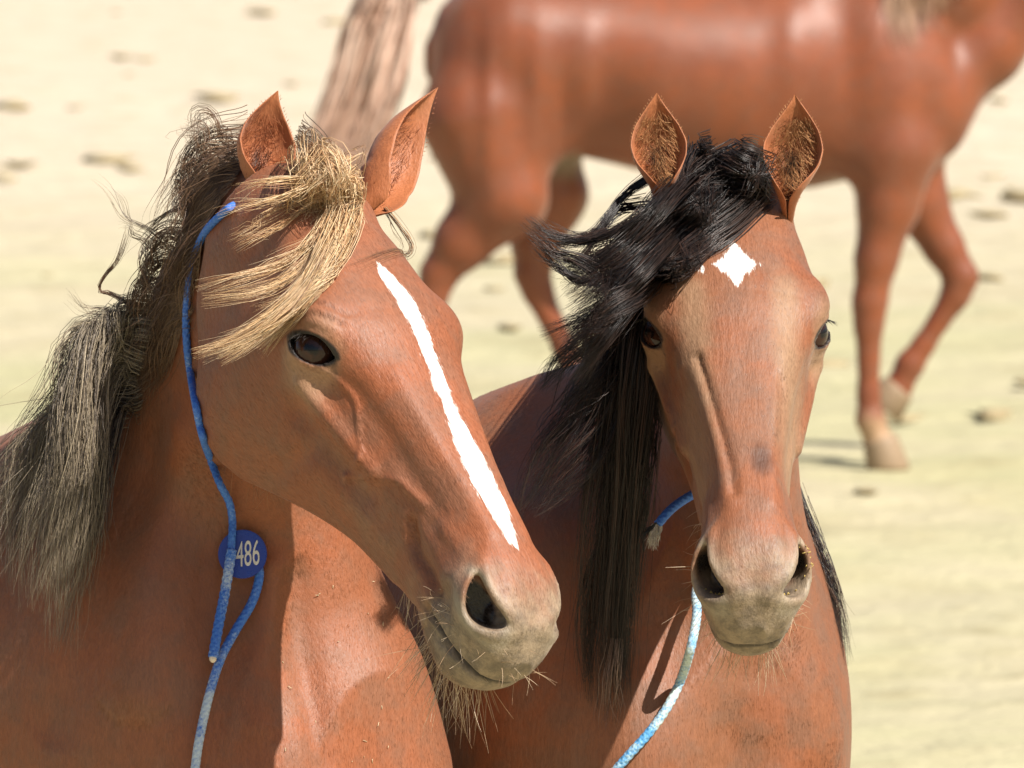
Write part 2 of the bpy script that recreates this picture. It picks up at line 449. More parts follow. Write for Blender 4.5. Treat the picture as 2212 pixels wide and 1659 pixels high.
    def push(s, P, off=.003, it=6):        # move points out of the body
        sh = P.shape; P = P.reshape(-1, 3).copy()
        for _ in range(it):
            v = s.f(P); m = v < off
            if not m.any(): break
            P[m] += s.grad(P[m])*(off-v[m])[:, None]*.9
        return P.reshape(sh)
    def hit(s, px, py, off=0.0, Y0=-1.1):   # where the line of sight through a picture point meets the coat
        px = np.atleast_1d(px).astype(float); py = np.atleast_1d(py).astype(float)
        d = ray(px, py); p = CAM+d*((Y0-CAM[1])/d[:, 1:2])
        for _ in range(160):
            p = p+d*np.clip(s.f(p)-off, -.01, .03)[:, None]*.55
        return p

# ------------------------------------------------------------------ hair
class Hair:
    def __init__(s, seed=1): s.V = []; s.F = []; s.C = []; s.n = 0; s.r = np.random.default_rng(seed)
    def lock(s, guide, n, spread, cols, rad=.0005, S=16, wave=.004, horse=None, off=.002, clump=6, lenvar=.35, stray=.06, freq=1.5, taper=.15, fray=.004):
        """n strands following the guide line; spread = radius at root, middle, tip"""
        n = int(n*1.7); rad = rad*.72; r = s.r; g = catmull(guide, S); t = np.linspace(0, 1, S)
        T = nrm(np.gradient(g, axis=0)); ref = nrm(np.cross(T, nrm(r.normal(size=3))[None])); bi = np.cross(T, ref)
        sp = np.interp(t, [0, .5, 1], spread)
        nc = max(1, n//max(1, clump)); cc = r.normal(size=(nc, 2))*.5
        own = r.integers(0, nc, n); ab = cc[own][:, None, :]*np.ones((1, S, 1))
        loose = np.interp(t, [0, .3, 1], [.6, .38, .20])
        ab = ab+r.normal(size=(n, 1, 2))*loose[None, :, None]
        st = r.random(n) < stray; ab[st] += (r.normal(size=(st.sum(), 1, 2))*t[None, :, None]**1.5*1.2)
        # waviness: one wave for each clump, a little for each strand
        ph = r.random((nc, 2))*6.28; fq = freq*(.6+.9*r.random((nc, 2)))
        wv = np.sin(t[None, :, None]*fq[own][:, None]*6.28+ph[own][:, None])*(wave*t[None, :, None]**.8)
        ph2 = r.random((n, 1, 2))*6.28
        wv = wv+np.sin(t[None, :, None]*(.6+1.4*r.random((n, 1, 2)))*6.28+ph2)*wave*.22*t[None, :, None]
        L = 1-lenvar*r.random((n,))**1.6
        base = np.stack([np.stack([np.interp(t*l, t, g[:, k]) for k in range(3)], 1) for l in L]) if lenvar > 0 else np.repeat(g[None], n, 0)
        off2 = ab*sp[None, :, None]+wv+r.normal(size=(n, 1, 2))*t[None, :, None]**2.5*fray
        P = base+off2[..., :1]*ref[None]+off2[..., 1:]*bi[None]
        if horse is not None: P = horse.push(P, off)
        s.strands(P, rad*(.7+.6*r.random(n)), cols, taper)
    def strands(s, P, rad, cols, taper=.15):
        n, S, _ = P.shape; r = s.r; t = np.linspace(0, 1, S)
        T = nrm(np.gradient(P, axis=1)); ref = nrm(np.cross(T, nrm(np.array([.3, .2, .93]))[None, None])); bi = np.cross(T, ref)
        rr = np.asarray(rad)[:, None]*np.interp(t, [0, .6, 1], [1, .9, taper])[None]
        ring = [P+(math.cos(a)*ref+math.sin(a)*bi)*rr[..., None] for a in (0, 2.094, 4.189)]
        V = np.stack(ring, 2)                       # n,S,3,3
        i = np.arange(n)[:, None, None]*S*3+np.arange(S-1)[None, :, None]*3+np.arange(3)[None, None]
        j = np.arange(n)[:, None, None]*S*3+np.arange(S-1)[None, :, None]*3+(np.arange(3)[None, None]+1) % 3
        F = np.stack([i, j, j+3, i+3], -1).reshape(-1, 4)+s.n
        c = np.asarray(cols, float); k = len(c)
        mixw = r.random(n); a = np.minimum((mixw*k).astype(int), k-1)
        base = c[a]*(.75+.5*r.random((n, 1)))
        C = np.repeat(base[:, None], S*3, 1).reshape(-1, 3)
        s.V.append(V.reshape(-1, 3)); s.F.append(F); s.C.append(C); s.n += V.reshape(-1, 3).shape[0]
    def build(s, name, mat, root, label=None, stuff=False):
        V = np.vstack(s.V); o = mesh_obj(name, V-np.array(root.location), np.vstack(s.F), mat, root)
        set_attr(o, 'tint', np.c_[np.vstack(s.C), np.ones(len(V))], 'FLOAT_COLOR')
        if label: o['label'] = label
        if stuff: o['kind'] = 'stuff'
        return o

# ------------------------------------------------------------------ ears: a cupped leaf with thickness
def ear_mesh(base, tip, face, width, length_bow=.012, tipcurl=(0, 0, 0), twist=0.0, open0=2.5, side=1):
    base, tip, face = (np.asarray(v, float) for v in (base, tip, face))
    ax = tip-base; L = np.linalg.norm(ax); ax /= L; face = nrm(face-ax*np.dot(face, ax)); sd = np.cross(ax, face)
    nt, nu = 48, 40; t = np.linspace(-.22, 1, nt)
    w = np.interp(t, [-.22, 0, .1, .22, .38, .52, .68, .81, .91, .97, 1], [.10, .26, .42, .68, .95, 1.0, .80, .50, .25, .09, .012])*width/2
    k = np.exp(-np.linspace(-1.5, 1.5, 5)**2); k /= k.sum(); w = np.convolve(np.pad(w, 2, 'edge'), k, 'valid'); w[-1] = .0006
    phi = np.interp(t, [-.22, .03, .14, .3, .5, .75, 1], [3.14, 2.95, 2.35, 1.85, 1.62, 1.45, 1.2])
    cen = base+ax*(t*L)[:, None]+face*(-length_bow*np.sin(np.clip(t, 0, 1)*math.pi))[:, None]+np.outer(np.clip(t-.6, 0, 1)**2/.16, np.asarray(tipcurl))
    cen = cen-np.outer(np.clip(.12-t, 0, 1)*.16, face)          # the foot turns back into the skull
    V = []; inner = []; u = np.linspace(-1, 1, nu); edge = []
    for layer in (0, 1):
        for i in range(nt):
            a = u*phi[i]; ct, st_ = math.cos(twist*t[i]), math.sin(twist*t[i])
            f_, s_ = face*ct+sd*st_, sd*ct-face*st_
            dep = 1.25 if t[i] < .3 else 1.05
            rr = w[i]*(1-.0*np.abs(u))
            # arc whose half width is w; deep cup low down, flatter near the tip
            lat = np.sin(np.clip(a, -1.6, 1.6))*rr if phi[i] < 1.6 else np.sin(a)*rr/1.0
            bk = -np.cos(a)*rr*dep
            thick = .0032*(1-np.abs(u)**6*.65)*min(1, w[i]/.008)
            o = 0 if layer == 0 else 1
            V.append(cen[i]+np.outer(lat*(1-o*thick/np.maximum(w[i], .001)), s_)+np.outer(bk*(1-o*thick/np.maximum(w[i], .001))+o*0, f_)+f_*w[i]*.55)
            inner.append(np.full(nu, float(layer))); edge.append(np.abs(u))
    V = np.vstack(V); F = []
    N = nt*nu
    for i in range(nt-1):
        for j in range(nu-1):
            a = i*nu+j; F.append((a, a+1, a+nu+1, a+nu)); b = a+N; F.append((b, b+nu, b+nu+1, b+1))
        for j in (0, nu-1):
            a = i*nu+j; q = (a, a+nu, a+nu+N, a+N); F.append(q if j == 0 else q[::-1])
    return V, np.array(F), np.concatenate(inner), np.concatenate(edge), np.repeat(np.tile(t, 1), nu).tolist()*2, (cen, w, face, sd, ax, L)

# ------------------------------------------------------------------ ground
def build_ground():
    M = NT('sand'); geo = M.n('ShaderNodeTexCoord').outputs['Object']
    n1 = M.noise(geo, .35, 5, .6); n2 = M.noise(geo, 3.0, 6, .65); n3 = M.noise(M.vmul(geo, (1, .6, 1)), 1.3, 5, .6)
    c = M.mix(M.ramp(n1, .35, .65), (.48, .42, .28), (.44, .41, .235))
    c = M.mix(M.math('MULTIPLY', M.ramp(n3, .48, .70), .7), c, (.37, .32, .18))
    c = M.mix(M.math('MULTIPLY', M.ramp(n2, .55, .75), .6), c, (.27, .22, .12))
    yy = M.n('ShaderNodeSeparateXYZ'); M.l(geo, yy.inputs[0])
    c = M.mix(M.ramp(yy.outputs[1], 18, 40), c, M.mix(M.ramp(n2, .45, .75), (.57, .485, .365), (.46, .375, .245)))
    M.l(c, M.b.inputs['Base Color']); M.b.inputs['Roughness'].default_value = .95; M.b.inputs['Specular IOR Level'].default_value = .15
    M.l(M.bump(n2, .7, .08), M.b.inputs['Normal'])
    xs = np.r_[-1500, -500, -150, -60, -25, np.linspace(-9, 9, 150), 25, 60, 150, 500, 1500]
    ys = np.r_[-300, -60, -20, np.linspace(-6, 6, 25), np.linspace(6.2, 45, 280), np.linspace(46, 90, 80), 120, 200, 500, 1500, 2500]
    X, Y = np.meshgrid(xs, ys, indexing='ij'); P = np.stack([X.ravel(), Y.ravel(), 0*X.ravel()], 1)
    z = .020*snoise(P, .55, 3, 4)+.018*snoise(P, 1.9, 4, 3)
    far = sstep(95, 130, np.hypot(P[:, 0], P[:, 1])); nearh = np.exp(-((P[:, 1])/5)**2)
    P[:, 2] = (z-.02)*(1-far)*(1-nearh*.6)
    nx, ny = X.shape; i, j = np.meshgrid(np.arange(nx-1), np.arange(ny-1), indexing='ij')
    a = (i*ny+j).ravel(); F = np.stack([a, a+ny, a+ny+1, a+1], 1)
    g = mesh_obj('ground', P, F, M.m); g['kind'] = 'structure'
    # clods of trampled earth and dung
    mc = flat_material('clod_earth', (.36, .29, .17), .95, .1)
    bm = bmesh.new(); bmesh.ops.create_icosphere(bm, subdivisions=1, radius=1); bv = np.array([v.co for v in bm.verts]); bf = np.array([[v.index for v in f.verts] for f in bm.faces]); bm.free()
    V = []; F = []; n = 0; r = np.random.default_rng(11)
    for k in range(150):
        y = r.uniform(15, 75); x = r.uniform(-1, 1)*(y+10)*.07
        s_ = r.choice([.02, .035, .05, .07], p=[.4, .3, .2, .1])*(1+.4*r.random())
        v = bv*(1+.35*r.normal(size=(len(bv), 1)))*np.array([s_*1.5, s_*1.5, s_*.32])+np.array([x, y, s_*.05])
        V.append(v); F.append(bf+n); n += len(bv)
    o = mesh_obj('dirt_clods', np.vstack(V), np.vstack(F), mc, None, False); o['kind'] = 'stuff'
    o['label'] = 'brown clods of trampled earth scattered over the pale sand'; o['category'] = 'clods'
build_ground()

# ------------------------------------------------------------------ build of one horse body (mesh + coat attributes)
def coat_attributes(H, V, white=None, tanfn=None):
    q = H.head(V); b = H.body(V); y = np.abs(q[:, 1]); x, z = q[:, 0], q[:, 2]
    onh = sstep(.40, .34, np.linalg.norm(q-np.array([.28, 0, -.1]), axis=1))
    wob = snoise(q, 14, 5, 3)*.03
    muzz = np.where(onh > 0, sstep(.42, .60, x+wob+np.clip(-.07-z, -.07, .05)*.75), 0)*onh
    m = np.stack([x, y, z], 1)
    u = (m-NOS_C)@NOS_F.T; e = np.sqrt((u[:, 0]/NOS_A)**2+(u[:, 1]/NOS_B)**2)
    nin = (e < 1.25)*np.clip((1.15-e)*2.2, 0, 1)*sstep(.008, -.006, u[:, 2])*(np.abs(u[:, 2]) < .04)
    ue = (m-EYE_C)@EYE_F.T; w = np.sqrt((ue[:, 0]/(EYE_A*1.08))**2+(ue[:, 1]/(EYE_B*1.05))**2)
    rim = np.exp(-((e-1.42)/.30)**2)*np.exp(-(u[:, 2]/.02)**2)*.8*onh
    eye = sstep(1.34, 1.0, w+.10*(ue[:, 1] < 0))*(np.abs(ue[:, 2]) < .035)
    tear = np.exp(-(((m-(EYE_C+EYE_F[0]*.030-EYE_F[1]*.004))/.008)**2).sum(1))
    zm = -.117+(x-.49)*.05
    mouth = np.exp(-((z-zm)/.004)**2)*sstep(.492, .505, x)*(np.abs(x) < .7)
    lip = np.exp(-(((m-np.array([.515, .048, -.116]))/np.array([.028, .02, .014]))**2).sum(1))*.5+np.exp(-(((m-np.array([.49, .05, -.06]))/np.array([.03, .016, .018]))**2).sum(1))*.22
    tear2 = np.exp(-segdist(m.astype(np.float32), EYE_C+EYE_F[0]*.026-EYE_F[1]*.003, EYE_C+EYE_F[0]*.036-EYE_F[1]*.012)[0]/.0045**2)
    dark = np.clip(np.maximum.reduce([nin, eye*.95, tear, tear2*.9, mouth*.8, lip]), 0, 1)*onh
    tan = np.clip(np.exp(-(((m-np.array([.215, .088, -.085]))/np.array([.05, .03, .04]))**2).sum(1))*.6
                  +np.exp(-(((m-np.array([.36, .05, -.12]))/np.array([.09, .03, .05]))**2).sum(1))*.35
                  +np.exp(-((np.linalg.norm(m-EYE_C, axis=1)-.03)/.016)**2)*.5, 0, 1)*onh
    wt = np.full(len(V), -1.0) if white is None else white(q, onh)
    wet = np.clip(nin*1.2, 0, 1)*onh
    oh = sstep(.42, .30, np.linalg.norm(q-np.array([.28, 0, -.1]), axis=1))
    return dict(muzz=muzz, dark=dark, tan=tan, white=wt, wet=wet, on_head=oh, ear=np.zeros(len(V)), rim=rim), q*np.array([.22, 1, 1]), b*np.array([1, 1, .22])

def coat_fur(H, root, mat, V, F, at, hd, bd, n):
    """short hairs lying on the coat, coloured by the coat under them"""
    r = np.random.default_rng(31)
    a, b, c = V[F[:, 0]], V[F[:, 1]], V[F[:, 2]]; nn = np.cross(b-a, c-a); area = np.linalg.norm(nn, axis=1)
    cen = (a+c)/2; Nf = nrm(nn); to = nrm(CAM-cen)
    ok = ((Nf*to).sum(1) > -.45) & (cen[:, 2] > .93) & (np.abs(cen[:, 0]) < .75) & (cen[:, 1] < .9) & (at['dark'][F[:, 0]] < .25)
    w = area*ok*np.where(H.head(cen)[:, 0] > .42, .45, 1.0); w /= w.sum(); fi = r.choice(len(F), n, p=w)
    u, v = r.random((n, 1)), r.random((n, 1)); q = F[fi]
    P = V[q[:, 0]]*(1-u)*(1-v)+V[q[:, 1]]*u*(1-v)+V[q[:, 2]]*u*v+V[q[:, 3]]*(1-u)*v
    N_ = H.grad(P, .004); oh = at['on_head'][q[:, 0]][:, None]
    hx = H.hR[:, 0]; bodyd = np.array([0, 0, -1.])-.45*H.B[0]
    D = oh*hx[None]+(1-oh)*bodyd[None]
    swirl = np.stack([snoise(P, 5, 41, 2), snoise(P, 5, 42, 2), snoise(P, 5, 43, 2)], 1)*.35
    D = D+swirl+r.normal(size=(n, 3))*.16; D = nrm(D-N_*(D*N_).sum(1, keepdims=True))
    ln = r.uniform(.004, .008, (n, 1)); S_ = np.cross(D, N_); wd = r.uniform(.00016, .00026, (n, 1))
    lift = r.uniform(.03, .13, (n, 1))
    P0 = P-N_*.0004
    T = P0+D*ln+N_*ln*lift; M1 = P0+D*ln*.5+N_*ln*lift*.75
    VV = np.stack([P0-S_*wd, P0+S_*wd, M1+S_*wd*.8, M1-S_*wd*.8, T], 1).reshape(-1, 3)
    k = np.arange(n)[:, None]*5
    tri = np.vstack([k+[[0, 1, 2]], k+[[0, 2, 3]], k+[[3, 2, 4]]])
    o = mesh_obj('coat_hair', VV-np.array(root.location), tri, mat, root); o['kind'] = 'stuff'
    for name, val in at.items(): set_attr(o, name, np.repeat(val[q[:, 0]], 5))
    set_attr(o, 'hair_dir', np.repeat(hd[q[:, 0]], 5, 0), 'FLOAT_VECTOR'); set_attr(o, 'body_dir', np.repeat(bd[q[:, 0]], 5, 0), 'FLOAT_VECTOR')
    NN = nrm(N_+D*.25); o.data.normals_split_custom_set_from_vertices(np.repeat(NN, 5, 0).tolist())

def build_body(H, root, mat, box, fine, coarse, ears=(), white=None, veins=(), paint=None, fur=0):
    V, F = H.mesh(*box, fine, coarse)
    N = None
    for line, sg, amp in veins:             # raised veins and wrinkles follow lines on the coat
        P = H.hit(*np.array(line, float).T); P = catmull(P, 60)
        near = np.nonzero(np.min(np.linalg.norm(V[:, None][::1]-P[None, ::6], axis=2) if len(V) < 5000 else np.stack([np.linalg.norm(V-p, axis=1) for p in P[::6]], 1), axis=1) < .05)[0]
        d = np.min(np.linalg.norm(V[near][:, None]-P[None], axis=2), axis=1)
        V[near] += H.grad(V[near])*(amp*np.exp(-(d/sg)**2))[:, None]
    at, hd, bd = coat_attributes(H, V, white)
    if paint is not None: paint(H, V, at)
    nb = len(V)
    for e in ears:
        ev, ef, inn, edg, tt, info = ear_mesh(*e['args'], **e.get('kw', {}))
        F = np.vstack([F, ef+len(V)]); V = np.vstack([V, ev]); n = len(ev); tt = np.array(tt)
        canal = np.clip(inn*sstep(.50, .10, np.abs(tt-.20)*1.0+edg*1.1), 0, 1)
        at['muzz'] = np.r_[at['muzz'], np.zeros(n)]; at['white'] = np.r_[at['white'], np.full(n, -1.)]
        at['dark'] = np.r_[at['dark'], canal*.9+(1-inn)*e.get('dark', 0)*sstep(.6, 1, tt)]
        at['tan'] = np.r_[at['tan'], inn*.25*sstep(.2, .7, tt)]; at['wet'] = np.r_[at['wet'], np.zeros(n)]
        L = (ev-e['args'][0])
        hd = np.vstack([hd, L*np.array([1, 1, .25])]); bd = np.vstack([bd, np.zeros((n, 3))]); at['on_head'] = np.r_[at['on_head'], np.ones(n)]; at['ear'] = np.r_[at['ear'], np.ones(n)]; at['rim'] = np.r_[at['rim'], np.zeros(n)]
    o = mesh_obj('body', V-np.array(root.location), F, mat, root)
    for k, v in at.items(): set_attr(o, k, v)
    set_attr(o, 'hair_dir', hd, 'FLOAT_VECTOR'); set_attr(o, 'body_dir', bd, 'FLOAT_VECTOR')
    if fur: coat_fur(H, root, mat, V[:nb], F[(F < nb).all(1)], {k: v[:nb] for k, v in at.items()}, hd[:nb], bd[:nb], fur)
    return o

def eye_material():
    M = NT('horse_eye'); c = M.attr('tint').outputs['Color']; M.l(c, M.b.inputs['Base Color'])
    M.b.inputs['Roughness'].default_value = .06; M.b.inputs['Specular IOR Level'].default_value = .38
    M.b.inputs['Coat Weight'].default_value = .0
    return M.m
EYE_MAT = eye_material()
def build_eyes(H, root):
    bm = bmesh.new(); bmesh.ops.create_uvsphere(bm, u_segments=32, v_segments=24, radius=1)
    sv = np.array([v.co for v in bm.verts]); fs = [[v.index for v in f.verts] for f in bm.faces]; bm.free()
    for sgn in (-1, 1):
        c = EYEBALL*[1, sgn, 1]; Fm = EYE_F*np.array([1, sgn, 1])
        v = sv@Fm*EYE_R+c                      # local x along the lid line, z outwards
        u, w, n = sv[:, 0], sv[:, 1], sv[:, 2]
        pup = sstep(1.15, .85, np.sqrt((u/.36)**2+(w/.20)**2)); iris = sstep(.86, .74, np.hypot(u, w))
        colr = np.array([.012, .008, .007])[None]*(1-iris[:, None])+np.array([.036, .013, .008])[None]*iris[:, None]
        colr = colr*(1-pup[:, None])+np.array([.006, .005, .006])*pup[:, None]
        Wv = H.from_head(v)
        o = mesh_obj('eye', Wv-np.array(root.location), [f if sgn > 0 else f[::-1] for f in fs], EYE_MAT, root)
        set_attr(o, 'tint', np.c_[colr, np.ones(len(colr))], 'FLOAT_COLOR')

HAIR = hair_material('horse_hair'); WHISK = hair_material('whisker_hair', .45)
STAND = [ [((.44,.13*k,.92),.10),((.43,.14*k,.70),.062),((.44,.135*k,.47),.044),((.425,.13*k,.40),.036),((.425,.13*k,.20),.027),((.435,.13*k,.13),.034),((.47,.13*k,.06),.036),((.485,.13*k,.03),.048)] for k in (1,-1) ]+\
        [ [((-.52,.13*k,1.0),.17),((-.46,.15*k,.84),.115),((-.60,.14*k,.66),.070),((-.70,.13*k,.54),.046),((-.68,.13*k,.45),.036),((-.66,.13*k,.20),.028),((-.65,.13*k,.13),.034),((-.615,.13*k,.06),.036),((-.60,.13*k,.03),.048)] for k in (1,-1) ]

# ================================================================== the chestnut horse with the blaze
HL_R = [[0.4126, 0.7505, 0.5162], [-0.5603, 0.6559, -0.5058], [-0.7182, -0.0806, 0.6911]]
HL_T = [-0.1968, -0.15, 1.6258]; HL_S = .987
hl = lambda *q: (np.array(q)*HL_S)@np.array(HL_R).T+np.array(HL_T)
neckL = [
 [(hl(-.01,0,-.05),.048),(W(535,480,.0),.050),(W(475,640,.08),.056),(W(405,800,.15),.062),(W(320,950,.22),.075),(np.array([-.50,.34,1.22]),.10)],
 [(hl(.02,0,-.10),.058),(W(550,700,.04),.078),(W(505,900,.11),.092),(W(470,1080,.15),.112),(W(440,1250,.18),.135),(W(420,1450,.22),.16)],
 [(hl(.06,0,-.15),.055),(W(560,940,.06),.070),(W(570,1110,.10),.080),(W(590,1280,.12),.090),(W(620,1450,.13),.10),(W(660,1680,.14),.13)],
 [(W(560,1060,.08),.052),(W(610,1200,.09),.060),(W(655,1330,.10),.068),(W(715,1480,.10),.078),(W(750,1680,.10),.09)],
]
L = Horse((-.675, .426), (.777, -.63), .95, STAND, neckL, HL_R, HL_T, HL_S)
rootL = thing('horse', 'chestnut horse with white blaze and flaxen forelock, head turned aside, wearing numbered blue tag', 'horse', (-.675, .426, 0))
coatL = coat_material('chestnut_coat', (.265, .094, .043), (.285, .089, .035), (.215, .096, .054), (.34, .19, .11))
def blaze(q, on):
    x, y, z = q.T
    xs = [.10, .118, .14, .18, .25, .32, .38, .44, .50, .53]
    c = np.interp(x, xs, [-.004, -.004, -.002, .004, .003, .000, -.002, -.002, -.004, -.005])
    w = np.interp(x, xs, [-.02, -.002, .0095, .0135, .0095, .0085, .0165, .0165, .0065, -.01])
    return np.where((on > .2) & (z > -.03), w-np.abs(y-c), -1.)
earsL = [dict(args=(W(566,432,-.10), W(580,196,-.07), (.42,-.88,.15), .066), kw=dict(tipcurl=(.010,0,0))),
         dict(args=(W(788,470,-.08), W(938,197,.02), (.85,-.50,-.10), .074), kw=dict(tipcurl=(.004,0,.004)))]
veinsL = [([(330,950),(250,1200),(170,1400),(120,1560)], .028, -.006), ([(400,950),(350,1150),(310,1350),(290,1500)], .03, .010), ([(530,1180),(500,1330),(480,1480),(470,1640)], .026, -.006), ([(640,1250),(650,1400),(680,1550),(700,1650)], .018, -.006), ([(590,1230),(570,1400),(560,1560)], .018, .006),
          ([(940,1290),(925,1330),(940,1370),(965,1400)], .006, -.004), ([(895,1310),(915,1335),(920,1360)], .0035, -.002), ([(640,690),(690,680),(740,700)], .004, -.0018), ([(630,668),(690,655),(750,680)], .004, -.0015),
          ([(700,800),(765,860),(775,930),(775,990),(748,1030)], .0035, .0022), ([(748,1030),(850,1035),(885,1060),(918,1090)], .0035, .0022),
          ([(890,1130),(900,1190),(930,1240),(945,1280)], .007, -.006)]
build_body(L, rootL, coatL, ((-1.75,-.75,-.02),(.25,1.55,1.76),(-.46,-.62,1.10),(.10,.10,1.70)), .0031, .022, earsL, blaze, veinsL, None, 150000)
build_eyes(L, rootL)

# ================================================================== the bay horse with the star
HR_R = [[0.0323, 0.9987, 0.0393], [-0.7184, 0.0505, -0.6938], [-0.6949, -0.0058, 0.7191]]
HR_T = [0.2384, 0.1, 1.6256]; HR_S = .972
hr = lambda *q: (np.array(q)*HR_S)@np.array(HR_R).T+np.array(HR_T)
neckR = [
 [(hr(-.01,0,-.05),.048),((.243,.25,1.545),.048),((.232,.36,1.45),.052),((.165,.44,1.36),.062),((.03,.55,1.26),.085)],
 [(hr(.02,0,-.10),.055),((.24,.27,1.46),.062),((.230,.36,1.36),.070),((.19,.42,1.25),.098),((.08,.46,1.12),.16)],
 [(hr(.06,0,-.15),.055),(W(1572,1000,.26),.064),(W(1570,1180,.28),.074),(W(1560,1350,.32),.100),(W(1525,1540,.36),.13),(W(1500,1700,.40),.15)],
 [(W(1585,1020,.20),.050),(W(1580,1200,.22),.060),(W(1575,1350,.25),.076),(W(1558,1500,.27),.098),(W(1540,1700,.29),.12)],
]
R = Horse((-.086, .732), (.485, -.875), .97, STAND, neckR, HR_R, HR_T, HR_S)
rootR = thing('horse', 'bay horse with black mane and white star on forehead, facing straight ahead', 'horse', (-.086, .732, 0))
coatR = coat_material('bay_coat', (.235, .092, .043), (.255, .084, .034), (.185, .092, .055), (.30, .175, .10))
def star(q, on):
    x, y, z = q.T
    dx, dy = (x-.150)/.040, (y+.002)/.026
    d = 1-(np.abs(dx)**.80+np.abs(dy)**.80)
    d2 = .12-np.hypot((x-.155)/.04, (y+.040)/.028)
    return np.where((on > .2) & (z > -.05), np.maximum(d, d2)*.02, -1.)
def paintR(H, V, at):
    q = H.head(V)
    spot = np.exp(-(((q-np.array([.425, .014, 0]))/np.array([.030, .017, .03]))**2).sum(1)**1.5)
    lat = np.exp(-((np.abs(q[:, 1])-.052)/.022)**2)*sstep(.12, .2, q[:, 0])*sstep(.5, .4, q[:, 0])*(q[:, 2] > -.08)
    at['tan'] = np.maximum(at['tan'], lat*.75*(np.linalg.norm(q-np.array([.28,0,-.1]),axis=1)<.4))
    at['dark'] = np.maximum(at['dark'], spot*.6*(np.linalg.norm(q-np.array([.28,0,-.1]),axis=1)<.4))
earsR = [dict(args=(W(1432,425,.03), W(1411,201,.05), (.10,-1,.12), .062), kw=dict(tipcurl=(.004,0,0))),
         dict(args=(W(1700,440,.05), W(1729,205,.07), (-.12,-1,.12), .066), kw=dict(tipcurl=(-.006,0,0)))]
veinsR = [([(1505,770),(1528,840),(1552,920),(1572,990),(1585,1060)], .006, -.005), ([(1470,800),(1490,880),(1510,960),(1530,1040)], .008, .002),
          ([(1690,820),(1690,900),(1680,990)], .008, -.0025), ([(1560,1590),(1620,1605),(1690,1600),(1740,1585)], .008, -.002), ([(1600,1630),(1660,1640),(1720,1625)], .008, -.002),
          ([(1445,880),(1458,920),(1462,960)], .005, .002), ([(1640,1350),(1625,1460),(1600,1560),(1590,1659)], .03, -.004), ([(1720,1330),(1760,1450),(1790,1600)], .03, .008)]
build_body(R, rootR, coatR, ((-1.0,-.55,-.02),(.75,1.65,1.76),(.10,-.42,1.18),(.37,.22,1.68)), .0031, .022, earsR, star, veinsR, paintR, 130000)
build_eyes(R, rootR)
print('verts', sum(len(o.data.vertices) for o in bpy.data.objects if o.type == 'MESH'))

# ================================================================== hair of the two near horses
def guide(H, pts, off=.004):
    """picture positions with a depth; depth None = lying on the coat"""
    out = []
    for px, py, Y in pts:
        out.append(H.hit(px, py, off)[0] if Y is None else W(px, py, Y))
    return np.array(out)
FLAX = [(.68, .46, .25), (.56, .36, .18), (.74, .56, .35), (.40, .22, .11)]
BROWN = [(.15, .085, .05), (.10, .055, .035), (.22, .13, .075)]
GREYTAN = [(.27, .215, .15), (.18, .14, .10), (.36, .29, .20), (.11, .085, .065)]
BLACK = [(.022, .016, .014), (.032, .021, .018), (.016, .013, .013), (.055, .030, .022)]

# --- forelock of the chestnut horse, blown over its brow
h = Hair(3)
for pts, n, sp, w in [
    ([(735,430,-.14),(752,398,-.19),(752,450,None),(728,530,None),(680,610,None),(620,680,None),(540,735,-.31),(470,772,-.31)], 105, (.011,.010,.0025), .004),
    ([(728,425,-.14),(745,392,-.19),(742,450,None),(712,530,None),(660,615,None),(590,690,-.31),(500,740,-.31),(415,768,-.31)], 105, (.011,.010,.0025), .004),
    ([(735,430,-.14),(755,402,-.19),(760,450,None),(738,530,None),(695,610,None),(645,670,None),(600,715,None),(560,760,None)], 85, (.009,.009,.003), .004),
    ([(730,425,-.14),(748,395,-.19),(748,455,None),(720,530,None),(672,600,None),(620,650,None),(560,680,-.31)], 80, (.012,.010,.004), .004),
    ([(722,418,-.14),(735,385,-.19),(725,450,None),(690,530,None),(640,590,None),(560,630,-.30),(430,650,-.30)], 44, (.011,.008,.002), .004),
    ([(722,418,-.14),(730,382,-.19),(715,440,None),(680,510,None),(620,570,None),(520,600,-.29),(420,622,-.29)], 30, (.011,.007,.002), .004),
    ([(715,415,-.14),(715,370,-.19),(690,430,None),(630,470,None),(560,510,-.27),(505,537,-.27)], 18, (.012,.006,.002), .004),
    ([(710,415,-.14),(705,365,-.19),(680,410,None),(610,440,None),(540,490,-.26),(490,525,-.26)], 16, (.012,.006,.002), .004),
    ([(700,410,-.14),(695,358,-.19),(675,395,-.23),(600,425,-.25),(520,442,-.25),(462,466,-.25)], 14, (.012,.005,.002), .004),
    ([(695,410,-.14),(690,350,-.19),(668,378,-.23),(600,392,-.25),(550,402,-.25),(505,416,-.25)], 13, (.012,.005,.002), .004),
    ([(720,418,-.14),(730,380,-.19),(705,470,None),(640,540,None),(560,592,-.28),(500,606,-.28)], 16, (.012,.006,.002), .004),
    ([(700,410,-.12),(690,350,-.13),(700,345,-.20),(715,385,-.24),(715,440,None),(690,490,None)], 75, (.016,.018,.014), .010),
    ([(670,410,-.12),(655,345,-.13),(665,345,-.20),(680,395,-.24),(670,440,None),(650,480,None)], 70, (.016,.018,.014), .010),
    ([(715,420,-.12),(725,370,-.14),(745,378,-.20),(748,420,None),(735,470,None)], 70, (.012,.014,.010), .007)]:
    h.lock(guide(L, pts, .006), n, sp, FLAX, .00052, 16, w, L, .003, 7, .3, .05, fray=.004)
h.lock(guide(L, [(830,450,-.06),(858,480,-.08),(885,520,-.10),(885,545,-.12),(850,552,-.18),(790,565,-.24),(745,578,-.26)]), 10, (.002,.003,.005), BROWN+FLAX[3:], .0004, 22, .003, L, .002, 5, fray=.002)
